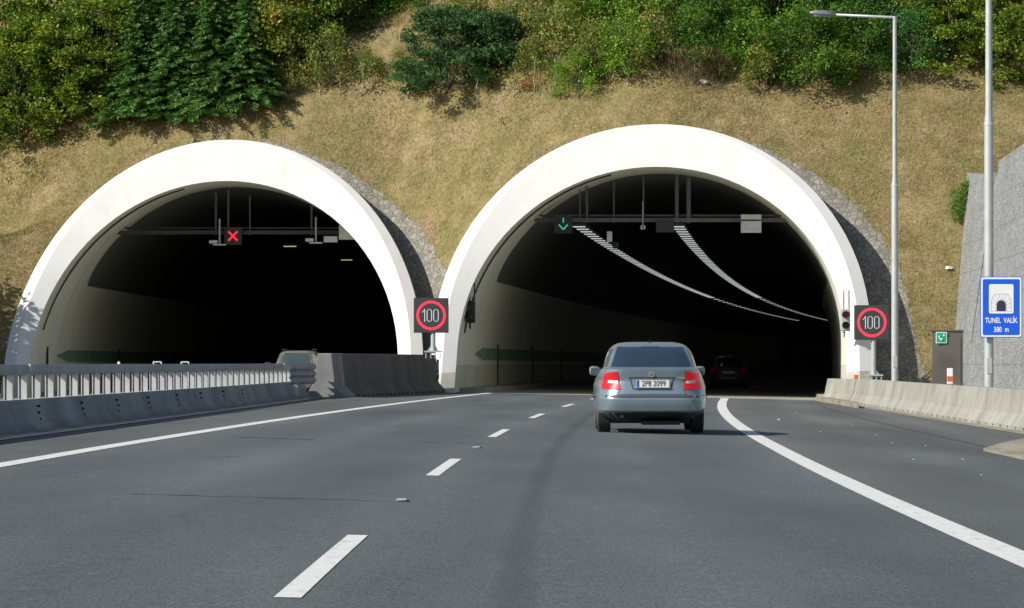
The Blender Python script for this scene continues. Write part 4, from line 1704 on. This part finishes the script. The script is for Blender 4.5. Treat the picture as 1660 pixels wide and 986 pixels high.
# dark hatchback inside the right tunnel
hatch = [(.22, .62, .40, 3.9, 5), (.27, .78, .16, 4.0, 5), (.40, .84, .04, 4.08, 5), (.55, .865, .0, 4.1, 5), (.63, .865, .02, 4.1, 5), (.75, .862, .06, 4.05, 5),
         (.88, .84, .08, 3.9, 4.5), (.96, .82, .10, 3.6, 4.5), (1.02, .79, .12, 3.3, 4.5), (1.12, .75, .18, 3.05, 4.5), (1.28, .69, .28, 2.75, 4.2),
         (1.42, .61, .38, 2.45, 4), (1.48, .54, .50, 2.3, 3.6), (1.51, .42, .75, 2.1, 3.2), (1.52, .25, 1.0, 1.9, 3)]
HY = 160.0
hx = (1181 - 830) * HY / F
build_car('dark hatchback driving away deep inside the right tunnel', hatch, B['paint_dark'], (.75, 3.25), .31, (hx, HY, zr(hx, HY) * .4 - .12), -.085,
          [('rear_window', [(-.60, 1.05), (.60, 1.05), (.50, 1.40), (-.50, 1.40)], .006, B['glass']),
           ('tail_light', [(-.80, .80), (-.52, .80), (-.56, .98), (-.76, .98)], .014, B['tail_dim'], None, 'L'),
           ('tail_light', [(.52, .80), (.80, .80), (.76, .98), (.56, .98)], .014, B['tail_dim'], None, 'R'),
           ('number_plate', [(-.26, .74), (.26, .74), (.26, .85), (-.26, .85)], .014, B['plate'])],
          [], [('side_window', [(.5, 1.06), (2.7, 1.06), (2.35, 1.38), (.7, 1.38)], .006, B['glass'])])

# oncoming pale estate behind the median barrier (its nose points at us)
suv = [(.26, .66, .40, 4.1, 5), (.32, .80, .16, 4.25, 5), (.45, .87, .05, 4.4, 5), (.62, .89, .0, 4.43, 5), (.80, .89, .04, 4.40, 5), (.95, .87, .08, 4.30, 4.6),
       (1.02, .85, .10, 4.0, 4.5), (1.08, .82, .12, 3.55, 4.5), (1.12, .79, .14, 3.25, 4.5), (1.30, .73, .20, 2.95, 4.5), (1.46, .67, .28, 2.70, 4.4),
       (1.54, .60, .36, 2.50, 4), (1.575, .52, .48, 2.38, 3.6), (1.59, .40, .70, 2.2, 3.2), (1.595, .25, .95, 2.0, 3)]
SY = 126.0
sx0 = (479 - 830) * SY / F
suvt, h2, p2 = build_car('pale oncoming car leaving the left tunnel, half hidden by the barrier', suv, B['paint_beige'], (.85, 3.5), .33,
                         (sx0, SY + 4.4, Z_LEFT), PI - .02,
                         [('rear_window', [(-.6, 1.12), (.6, 1.12), (.52, 1.48), (-.52, 1.48)], .006, B['glass'])],
                         [('windscreen', [(-.69, 1.14), (.69, 1.14), (.585, 1.51), (-.585, 1.51)], .006, B['glass_light']),
                          ('headlight', [(-.80, .78), (-.50, .76), (-.48, .90), (-.78, .95)], .01, B['white_box'], None, 'a'),
                          ('headlight', [(.50, .76), (.80, .78), (.78, .95), (.48, .90)], .01, B['white_box'], None, 'b'),
                          ('grille', [(-.42, .62), (.42, .62), (.46, .90), (-.46, .90)], .008, B['black'])],
                         [('side_window', [(.5, 1.15), (2.9, 1.15), (2.6, 1.48), (.6, 1.48)], .006, B['glass'])])
for s_ in (-1, 1):
    mb = MB(); mb.box((s_ * .97, 3.1, 1.12), (.2, .12, .14)); mb.build('wing_mirror', B['black'], suvt, bevel=.03)
    mb = MB(); mb.tube([(s_ * .52, .6, 1.60), (s_ * .52, .8, 1.635), (s_ * .52, 2.1, 1.635), (s_ * .52, 2.3, 1.60)], .02, 8); mb.build('roof_rail', B['black'], suvt)

# ------------------------------------------------------------------ vegetation
rng = np.random.default_rng(11)


def leaf_cloud(name, P, L, Wd, mat, parent=None, axis=None, flat=.0, rv=None, seed=0):
    """P (N,3) leaf centres; diamond leaves of length L and width Wd (arrays or scalars)"""
    r = np.random.default_rng(seed)
    N = len(P)
    u = r.normal(size=(N, 3)) if axis is None else axis + r.normal(size=(N, 3)) * .35
    u[:, 2] *= (1 - flat)
    u /= np.linalg.norm(u, axis=1, keepdims=True) + 1e-9
    q = r.normal(size=(N, 3))
    q[:, 2] *= (1 - flat)
    v = np.cross(u, q)
    if flat > 0:
        v = np.cross(u, np.array([0, 0, 1.0]) + r.normal(size=(N, 3)) * (1.2 - flat))
    v /= np.linalg.norm(v, axis=1, keepdims=True) + 1e-9
    L = np.broadcast_to(L, (N,))[:, None] * r.uniform(.7, 1.3, (N, 1))
    Wd = np.broadcast_to(Wd, (N,))[:, None] * r.uniform(.7, 1.3, (N, 1))
    n = np.cross(u, v)
    V = np.empty((N, 4, 3))
    V[:, 0] = P - u * L / 2
    V[:, 1] = P + v * Wd / 2 + n * Wd * .12
    V[:, 2] = P + u * L / 2
    V[:, 3] = P - v * Wd / 2 + n * Wd * .12
    return quads(name, V, mat, parent, r.random(N) if rv is None else rv)


def quads(name, V, mat, parent, rv):
    N, K = V.shape[0], V.shape[1]
    me = bpy.data.meshes.new(name)
    me.vertices.add(N * K)
    me.vertices.foreach_set('co', V.reshape(-1).astype(np.float32))
    me.loops.add(N * K)
    me.loops.foreach_set('vertex_index', np.arange(N * K, dtype=np.int32))
    me.polygons.add(N)
    me.polygons.foreach_set('loop_start', np.arange(0, N * K, K, dtype=np.int32))
    me.polygons.foreach_set('loop_total', np.full(N, K, dtype=np.int32))
    me.update(calc_edges=True)
    a = me.attributes.new('rnd', 'FLOAT', 'POINT')
    a.data.foreach_set('value', np.repeat(rv, K).astype(np.float32))
    me.materials.append(mat)
    o = bpy.data.objects.new(name, me)
    link(o, parent)
    return o


def trunk_mesh(tips, H, r0, seed, mat, parent, lean=.12, stems=1):
    rnd = random.Random(seed)
    mb = MB()
    for s_ in range(stems):
        ox, oy = (0, 0) if stems == 1 else (rnd.uniform(-.25, .25), rnd.uniform(-.25, .25))
        pts = []
        lx, ly = rnd.uniform(-lean, lean), rnd.uniform(-lean, lean)
        for i in range(7):
            t = i / 6
            pts.append((ox + lx * H * t + rnd.uniform(-.03, .03), oy + ly * H * t + rnd.uniform(-.03, .03), -.4 + (H * .85 + .4) * t))
        mb.tube(pts, [r0 * (1 - .85 * i / 6) for i in range(7)], 7)
        for tp in tips[s_::stems]:
            tz = min(.75, max(.12, tp[2] / H - .18))
            k = int(tz * 6)
            a = Vector(pts[k]).lerp(Vector(pts[k + 1]), tz * 6 - k)
            b = Vector(tp)
            mid = a.lerp(b, .5) + Vector((0, 0, .08 * H * .2))
            mb.tube([a, mid, b], [r0 * .32, r0 * .2, r0 * .06], 5, cap=False)
    return mb.build('trunk', mat, parent, smooth=True)


def broadleaf(kind, H, R, hb, ncl, per, ls, seed, layered=.3, crs=.42, shape=1.0):
    r = np.random.default_rng(seed)
    t = thing('tmp', None, None)
    ORG[t.name] = Vector((0, 0, 0))
    C = []
    while len(C) < ncl:
        d = r.normal(size=3); d /= np.linalg.norm(d)
        rad = r.uniform(.35, 1.0) ** .6
        p = d * rad
        z = hb + (p[2] * .5 + .5) * (H - hb)
        if p[2] < 0:
            q_ = math.hypot(p[0], p[1]) + 1e-6
            m_ = r.uniform(.3, 1.0) ** .6
            p = np.array([p[0] / q_ * m_, p[1] / q_ * m_, p[2]])
        taper = 1.0 - .35 * shape * ((z - hb) / (H - hb))
        C.append((p[0] * R * taper * r.uniform(.75, 1.15), p[1] * R * taper * r.uniform(.75, 1.15), z))
    C = np.array(C)
    P, rv, LS = [], [], []
    for c in C:
        n = int(per * r.uniform(.6, 1.4))
        s_ = crs * r.uniform(.6, 1.3)
        q = r.normal(size=(n, 3)) * s_ * np.array([.62, .62, .62 * (1 - layered)])
        P.append(c + q)
        LS.append(np.full(n, ls * r.uniform(.6, 1.45)))
        rv.append(np.clip(r.normal(r.uniform(.15, .85), .2, n), 0, 1))
    P = np.concatenate(P); rv = np.concatenate(rv); LS = np.concatenate(LS)
    k = P[:, 2] > .04
    P, rv, LS = P[k], rv[k], LS[k]
    cr = leaf_cloud('crown', P, LS, LS * .62, LEAF[kind], t, flat=layered, rv=rv, seed=seed)
    trunk_mesh([tuple(c) for c in C[:: max(1, ncl // 12)]], H, .035 * H ** .8 * .6 + .01, seed, MAT['bark'], t, stems=1 if H > 3 else 3)
    return t


def spruce(H, R, seed, kind='spruce'):
    r = np.random.default_rng(seed)
    t = thing('tmp', None, None)
    ORG[t.name] = Vector((0, 0, 0))
    P, A, Ls, rv = [], [], [], []
    z = .25
    tips = []
    while z < H - .1:
        f = 1 - z / H
        rad = R * (f ** .85) * r.uniform(.85, 1.1) + .06
        nb = max(4, int(5 + 7 * f))
        a0 = r.uniform(0, 6.28)
        for b in range(nb):
            a = a0 + 2 * PI * b / nb + r.uniform(-.25, .25)
            rr = rad * r.uniform(.6, 1.18)
            d = np.array([math.cos(a), math.sin(a), 0])
            side = np.array([-d[1], d[0], 0])
            droop = r.uniform(.15, .4)
            m = int(6 + rr * 16)
            tone = r.uniform(.1, .9)
            for i in range(m):
                u = (i + .5) / m
                c = d * rr * u + np.array([0, 0, z + .10 * rr - droop * rr * u * u + .16 * rr * max(0, u - .8)])
                for sg in (-1, 1):
                    wl = (.10 + .30 * rr * (1 - u) ** .7 * u ** .3) * r.uniform(.6, 1.2)
                    ax = side * sg * .8 + d * .75 + np.array([0, 0, r.uniform(-.45, .12)])
                    ax /= np.linalg.norm(ax)
                    nseg = 1 + int(wl / .16)
                    for q in range(nseg):
                        P.append(c + ax * wl * (q + .5) / nseg + r.normal(size=3) * .02)
                        A.append(ax)
                        Ls.append(wl / nseg * 1.25 + .05)
                        rv.append(np.clip(tone + .35 * (u - .5) + r.normal() * .15, 0, 1))
        z += r.uniform(.20, .30) * (.55 + .6 * f)
    leaf_cloud('crown', np.array(P), np.array(Ls), .065, LEAF[kind], t, axis=np.array(A), rv=np.array(rv), seed=seed)
    mb = MB(); mb.tube([(0, 0, -.4), (0, 0, H * .5), (0, 0, H * .98)], [.03 * H * .6, .018 * H * .6, .01], 8); mb.build('trunk', MAT['bark'], t, smooth=True)
    return t


def pine(H, R, seed):
    r = np.random.default_rng(seed)
    t = thing('tmp', None, None)
    ORG[t.name] = Vector((0, 0, 0))
    P, A, rv, C = [], [], [], []
    for k in range(165):
        zf = r.uniform(.03, 1)
        a = r.uniform(0, 6.28)
        rr = R * (1 - .75 * max(0, zf - .35)) * r.uniform(.4, 1.0)
        c = np.array([rr * math.cos(a), rr * math.sin(a), zf * H])
        C.append(tuple(c))
        tone = r.uniform(.1, .9)
        for i in range(105):
            d = r.normal(size=3); d[2] = abs(d[2]) * .9 + .1; d /= np.linalg.norm(d)
            o_ = r.normal(size=3) * np.array([.19, .19, .07])
            P.append(c + o_ + d * .10); A.append(d); rv.append(np.clip(tone + .25 * r.normal(), 0, 1))
    leaf_cloud('crown', np.array(P), .20, .045, LEAF['pine'], t, axis=np.array(A), rv=np.array(rv), seed=seed)
    trunk_mesh(C[::6], H, .07, seed, MAT['bark'], t)
    return t


def sapling(H, seed, kind, nl=160):
    r = np.random.default_rng(seed)
    rnd = random.Random(seed)
    t = thing('tmp', None, None)
    ORG[t.name] = Vector((0, 0, 0))
    pts = [Vector((0, 0, -.2))]
    for i in range(7):
        pts.append(pts[-1] + Vector((rnd.uniform(-.07, .07), rnd.uniform(-.05, .05), (H + .2) / 7)))
    mb = MB(); mb.tube(pts, [.026 - .0026 * i for i in range(8)], 6)
    for k in (4, 5, 6):
        mb.tube([pts[k], pts[k] + Vector((rnd.uniform(-.35, .35), rnd.uniform(-.2, .2), .35))], [.013, .004], 5, cap=False)
    mb.build('trunk', MAT['bark_pale'], t, smooth=True)
    top = np.array(pts[-1])
    P = np.concatenate([top + r.normal(size=(nl // 3, 3)) * np.array([.28, .25, .22]) + np.array([r.uniform(-.3, .3), 0, r.uniform(-.5, .15)]) for _ in range(3)])
    leaf_cloud('crown', P, .10, .06, LEAF[kind], t, seed=seed)
    return t


def dryshrub(H, R, seed):
    r = np.random.default_rng(seed)
    t = thing('tmp', None, None)
    ORG[t.name] = Vector((0, 0, 0))
    N = 900
    a = r.uniform(0, 6.28, N); rr = R * np.sqrt(r.random(N)); z = H * r.random(N) ** .8
    P = np.stack([rr * np.cos(a), rr * np.sin(a), z], 1)
    ax = np.stack([np.cos(a) * .5, np.sin(a) * .5, np.ones(N)], 1)
    leaf_cloud('crown', P, .35, .022, LEAF['brown'], t, axis=ax, seed=seed)
    trunk_mesh([(0.3, 0, H * .7), (-.3, .1, H * .8), (0, -.3, H * .75)], H, .03, seed, MAT['bark'], t, stems=3)
    return t


PROTO = {
    'hornbeam': [broadleaf('hornbeam', 6.0, 2.2, .0, 88, 150, .145, s, .45, .40, .7) for s in (1, 2, 22)],
    'decid': [broadleaf('decid', 6.0, 2.1, .0, 86, 135, .14, s, .3, .48, .7) for s in (3, 4)],
    'golden': [broadleaf('golden', 5.0, 1.5, .3, 60, 90, .15, s, .25, .42) for s in (5,)],
    'spruce': [spruce(6.5, 1.85, 6), spruce(5.5, 1.8, 7), spruce(6.0, 1.7, 23)],
    'pine': [pine(2.8, 2.0, 8), pine(2.2, 1.2, 9)],
    'olive': [broadleaf('olive', 2.0, 1.0, .0, 44, 80, .085, s, .1, .30, .5) for s in (10, 11)],
    'bright': [broadleaf('bright', 2.4, 1.25, .0, 54, 100, .10, s, .2, .33, .5) for s in (12, 13)],
    'bluish': [broadleaf('bluish', 2.4, 1.3, .0, 60, 100, .085, 14, .2, .33, .5)],
    'dark': [broadleaf('dark', 2.8, 1.6, .0, 74, 110, .10, s, .25, .36, .4) for s in (15, 16)],
    'brown': [dryshrub(1.3, .9, 17)],
    'red': [broadleaf('red', .6, .5, .0, 10, 40, .08, 18, .1, .2, .4)],
    'yellow': [broadleaf('yellow', 1.3, .45, .1, 14, 50, .09, 19, .1, .2, .4)],
    'sapling': [sapling(1.05, 20, 'olive'), sapling(1.3, 21, 'hornbeam')],
}
NAMES = {'hornbeam': ('hornbeam_tree', 'tree'), 'decid': ('broadleaf_tree', 'tree'), 'golden': ('autumn_tree', 'tree'), 'spruce': ('spruce_tree', 'tree'),
         'pine': ('pine_tree', 'tree'), 'olive': ('shrub', 'shrub'), 'bright': ('bush', 'bush'), 'bluish': ('bush', 'bush'), 'dark': ('bush', 'bush'),
         'brown': ('dry_shrub', 'shrub'), 'red': ('low_shrub', 'shrub'), 'yellow': ('low_shrub', 'shrub'), 'sapling': ('sapling', 'sapling')}
used = {}
prnd = random.Random(21)


def plant(kind, px, py, sc, lab, group=None, var=0, sink=.05, sxy=1.0):
    ps = PROTO[kind]
    i = var % len(ps)
    key = (kind, i)
    if key in used: o = copy_tree(ps[i])
    else:
        o = ps[i]; used[key] = 1
    o.name = NAMES[kind][0]
    p = on_hill(px, py) if not isinstance(px, Vector) else px
    if kind in ('hornbeam', 'decid'): sink = 1.0
    if kind in ('dark', 'bright', 'bluish'): sink = .22
    o.location = p - Vector((0, 0, sink))
    o.rotation_euler = (0, 0, prnd.uniform(0, 6.28))
    o.scale = (sc * sxy, sc * sxy, sc)
    for k in ('group',):
        if k in o: del o[k]
    tag(o, lab, NAMES[kind][1], group)
    return o


PL = [
    # left wood
    ('hornbeam', 42, 226, .95, 'leafy yellow-green hornbeam reaching lowest at the far left edge of the wood'),
    ('hornbeam', -60, 238, 1.1, 'leafy hornbeam cut by the left edge of the view'),
    ('hornbeam', 118, 196, .95, 'broad hornbeam between the far left hornbeam and the spruces'),
    ('hornbeam', 165, 176, .95, 'hornbeam with yellowing leaves against the leftmost spruce'),
    ('hornbeam', 20, 150, 1.1, 'tall hornbeam behind the far left hornbeam, at the top left corner'),
    ('hornbeam', 95, 130, 1.1, 'tall yellow-green hornbeam at the top of the left wood'),
    ('decid', 175, 120, 1.1, 'mid-green broadleaf tree at the top, left of the spruces'),
    ('spruce', 225, 203, .95, 'dark spruce, leftmost of the front row, its lowest boughs on the grass'),
    ('spruce', 285, 200, 1.0, 'dark spruce second from left in the front row'),
    ('spruce', 345, 194, .9, 'dark spruce third from left in the front row above the left portal'),
    ('spruce', 402, 180, .9, 'short bushy spruce at the right end of the spruce row'),
    ('spruce', 255, 130, 1.1, 'tall spruce behind the leftmost front spruces'),
    ('spruce', 330, 120, 1.15, 'tall spruce behind the middle of the spruce row'),
    ('spruce', 395, 110, 1.05, 'tall spruce behind the short bushy spruce'),
    ('spruce', 205, 110, 1.0, 'blue-green spruce at the top between hornbeam and spruces'),
    ('golden', 452, 128, .95, 'tree with golden autumn leaves just right of the spruces'),
    ('decid', 492, 96, .85, 'shaded green tree behind the golden autumn tree'),
    ('golden', 540, 60, .75, 'pale yellow-green tree at the top right of the golden tree'),
    ('decid', 560, 40, .8, 'green broadleaf tree at the top edge left of the open grass'),
    ('olive', 532, 132, 1.0, 'olive-green shrub above two pale stems, left of the open grass'),
    ('olive', 470, 150, .7, 'small olive shrub in the shade right of the short spruce'),
    ('dark', 598, 30, .8, 'dark bush at the top above the open grass'),
    ('decid', 640, 8, .8, 'broadleaf tree at the top edge above the big pine'),
    ('olive', 600, 125, .55, 'low olive shrub on the open grass left of the big pine'),
    ('olive', 655, 120, .5, 'low shrub touching the left side of the big pine'),
    # middle
    ('pine', 728, 150, 1.02, 'big dark spreading pine alone in the middle of the slope', 0),
    ('pine', 806, 118, .9, 'small dark pine shaded at the right shoulder of the big pine', 1),
    ('olive', 758, 40, .8, 'thin olive shrub above the big pine'),
    ('olive', 820, 66, .9, 'grey-olive shrub up the slope right of the big pine'),
    ('olive', 868, 62, 1.0, 'olive shrub high above the space between the portals'),
    ('olive', 862, 118, .7, 'low shrub between the small pine and the green bush'),
    ('olive', 908, 88, 1.1, 'broad olive shrub above the low green bush'),
    ('bright', 955, 60, 1.0, 'light green bush high on the slope left of the yellow shrub'),
    ('olive', 968, 122, 1.0, 'olive shrub just behind the low green bush'),
    ('bright', 936, 152, .72, 'low bright green bush standing at the edge of the mown grass'),
    ('bright', 1018, 118, .95, 'green bush above the left shoulder of the right portal'),
    ('olive', 1060, 105, 1.1, 'olive bush above the crown of the right portal'),
    ('bright', 1010, 60, 1.1, 'bright green bush behind the yellow shrub'),
    ('yellow', 998, 52, .8, 'small bright yellow shrub among green bushes'),
    ('bright', 1085, 62, 1.2, 'bright green bush high above the crown of the right portal'),
    ('olive', 930, 20, 1.1, 'olive shrub at the top edge above the middle'),
    ('bright', 1030, 15, 1.2, 'green bush at the top edge above the crown of the right portal'),
    ('red', 855, 148, .8, 'small red-leaved shrub beside a pale stem at the grass edge'),
    ('yellow', 795, 150, .55, 'tiny yellow-green shrub right of the big pine foot'),
    # right
    ('brown', 1118, 138, 1.0, 'brown dry shrub of bare twigs above the right portal crown'),
    ('brown', 1160, 132, .7, 'small brown dry shrub right of the larger dry shrub'),
    ('dark', 1150, 105, 1.0, 'dark green bush behind the brown dry shrubs'),
    ('bright', 1215, 118, 1.0, 'green bush right of the brown dry shrubs'),
    ('olive', 1238, 142, .9, 'olive half-dry shrub at the grass edge left of the large dark bush'),
    ('dark', 1310, 135, 1.0, 'large dark bush at the grass edge under the lamp head'),
    ('bright', 1345, 128, .85, 'bright green bush right of the large dark bush'),
    ('dark', 1395, 122, 1.0, 'dark green bush just left of the first lamp pole'),
    ('bluish', 1478, 112, 1.0, 'bluish-green rounded bush just right of the first lamp pole'),
    ('dark', 1180, 50, 1.2, 'dark bush at the top above the dry shrubs'),
    ('bright', 1250, 66, 1.3, 'bright green bush behind the olive half-dry shrub'),
    ('dark', 1330, 66, 1.3, 'dark bush behind the lamp arm'),
    ('decid', 1280, 10, .8, 'green tree at the top edge left of the lamp head'),
    ('decid', 1400, 30, .8, 'green tree at the top edge above the lamp arm'),
    ('bluish', 1440, 60, 1.3, 'bluish-green bush behind the top of the first lamp pole'),
    ('hornbeam', 1545, 98, .72, 'yellow-green hornbeam between the two lamp poles'),
    ('hornbeam', 1500, 50, .8, 'hornbeam behind the bluish-green bush'),
    ('hornbeam', 1640, 112, .8, 'bright hornbeam right of the nearer lamp pole'),
    ('hornbeam', 1700, 125, .8, 'hornbeam cut by the right edge of the view'),
    ('hornbeam', 1600, 40, .85, 'tall hornbeam behind the nearer lamp pole'),
    ('dark', 1573, 352, .5, 'small dark bush against the end of the gabion wall'),
]
for i, it in enumerate(PL):
    kind, px, py, sc, lab = it[:5]
    plant(kind, px, py, sc, lab, var=it[5] if len(it) > 5 else i)
for i, (px, py, lab) in enumerate(((522, 156, 'forked pale sapling, leftmost, under the olive-green shrub'), (549, 158, 'leaning pale sapling beside the forked sapling'),
                                   (584, 157, 'thin pale sapling left of the open dry grass patch'), (600, 152, 'thin sapling second left of the big pine'),
                                   (649, 153, 'slanted pale sapling touching the left of the big pine'), (771, 152, 'bare pale stem just right of the big pine foot'),
                                   (834, 154, 'thin pale sapling midway between big pine and red shrub'), (868, 150, 'white-stemmed sapling beside the red-leaved shrub'),
                                   (902, 148, 'taller white-stemmed sapling left of the low bright green bush'), (417, 158, 'thin stem in the shade right of the spruces'))):
    plant('sapling', px, py, .9 + .25 * (i % 3 == 2), lab, var=i)
# trees left of the view whose shade falls on the left portal
for i, (X, Y, sc) in enumerate(((-22.6, 124.4, 1.45), (-21.9, 127.6, 1.15), (-27.0, 124.5, 1.5), (-23.6, 121.0, 1.5), (-30.5, 121.5, 1.6))):
    z = hill_z(X, Y) if Y > yfoot(X) else -.2
    plant('decid', Vector((X, Y, z)), 0, sc, 'shady broadleaf tree on the bank left of the left portal', 'trees left of the left portal', var=i)


# undergrowth between the trees
def scatter(N, xa, xb, da, db, seed, dens=None):
    r = np.random.default_rng(seed)
    out = []
    while len(out) < N:
        X = r.uniform(xa, xb); d = r.uniform(da, db)
        Y = yfoot(X) + d
        if dens is not None and r.random() > dens(X, Y, d): continue
        out.append((X, Y, hill_z(X, Y)))
    return np.array(out)


def dens_under(X, Y, d):
    px = 830 + F * X / Y
    k = noise.noise(Vector((X * .5, Y * .5, 1.0)))
    base = 1.0 if (px < 520 or px > 1150) else (.55 if px > 830 else .22)
    lim = 10.8 if px > 830 else (11.0 if px > 480 else 10.6)
    if d < lim + 1.2 * k: return 0
    return base * (1.0 if k > -.2 else .25)


C = scatter(1100, -24, 24, 9.0, 21, 5, dens_under)
r5 = np.random.default_rng(6)
P, rv = [], []
for c in C:
    n = 34
    s_ = r5.uniform(.18, .4)
    P.append(c + r5.normal(size=(n, 3)) * s_ * np.array([1, 1, .6]) + np.array([0, 0, s_ * .7]))
    rv.append(np.clip(r5.normal(r5.uniform(.2, .8), .2, n), 0, 1))
o = leaf_cloud('undergrowth', np.concatenate(P), .11, .07, LEAF['olive'], rv=np.concatenate(rv), seed=8)
tag(o, 'low mixed green undergrowth filling the slope between trees', 'undergrowth', kind='stuff')


# mown dry grass on the slope, longer dry grass under the trees
def blades(name, P, h, wd, mat, seed, lean=.5):
    r = np.random.default_rng(seed)
    N = len(P)
    a = r.uniform(0, 6.28, N)
    hh = h * r.uniform(.5, 1.4, N)
    t = np.stack([r.normal(0, lean, N), r.normal(0, lean, N) - .25, np.ones(N)], 1)
    t /= np.linalg.norm(t, axis=1, keepdims=True)
    w_ = np.stack([np.cos(a), np.sin(a), np.zeros(N)], 1) * wd
    V = np.empty((N, 3, 3))
    V[:, 0] = P - w_ / 2; V[:, 1] = P + w_ / 2; V[:, 2] = P + t * hh[:, None]
    V[:, :, 2] -= .01
    k = np.array([.75 * noise.noise(Vector((p[0] * .28, p[1] * .3, p[2] * .45))) + .45 * noise.noise(Vector((p[0] * 1.1, p[1] * 1.1, p[2] * 1.4))) for p in P])
    rv = np.clip(.47 + .75 * k + r.normal(0, .2, N), 0, 1)
    return quads(name, V, mat, None, rv)


def dens_grass(X, Y, d):
    z = hill_z(X, Y)
    for T, wh in ((T1, 'right'), (T0, 'left')):
        dx = X - T(Y)
        rr, ang = prad(wh, dx, z)
        if rr < 7.15 + (1.33 if dx > 0 else .3) * math.sin(ang) ** 3: return 0
    k = noise.noise(Vector((X * .7, Y * .7, 5.0)))
    return .62 + .38 * k if k > -.22 else .16


P = scatter(190000, -21, 18, .1, 14.5, 31, dens_grass)
o = blades('grass', P, .125, .016, LEAF['straw'], 32, .6)
tag(o, 'short mown dry grass covering the slope round the portals', 'grass', kind='stuff')
P = scatter(16000, -21, 22, 9.6, 18, 33, lambda X, Y, d: max(0, min(1, .2 + 1.3 * noise.noise(Vector((X * .5, Y * .5, 9.0))))) * min(1, max(0, (d - 9.6) / 1.6)))
o = blades('tall_grass', P, .42, .022, LEAF['tall'], 34, .3)
tag(o, 'longer dry grass along the edge of the bushes', 'grass', kind='stuff')

# weeds at the foot of the right barrier
q = on_road(1484, 662)
r = np.random.default_rng(3)
o = leaf_cloud('weed', np.array(q) + np.abs(r.normal(size=(160, 3))) * np.array([.12, .12, .22]) * np.sign(r.normal(size=(160, 3)) * np.array([1, 1, 0]) + np.array([0, 0, 1])), .08, .02, LEAF['olive'], seed=4)
tag(o, 'thin dry weed growing at the foot of the right barrier', 'weed')

for kind in PROTO:
    for i, o in enumerate(PROTO[kind]):
        if (kind, i) not in used:
            for ch in list(o.children): bpy.data.objects.remove(ch)
            bpy.data.objects.remove(o)
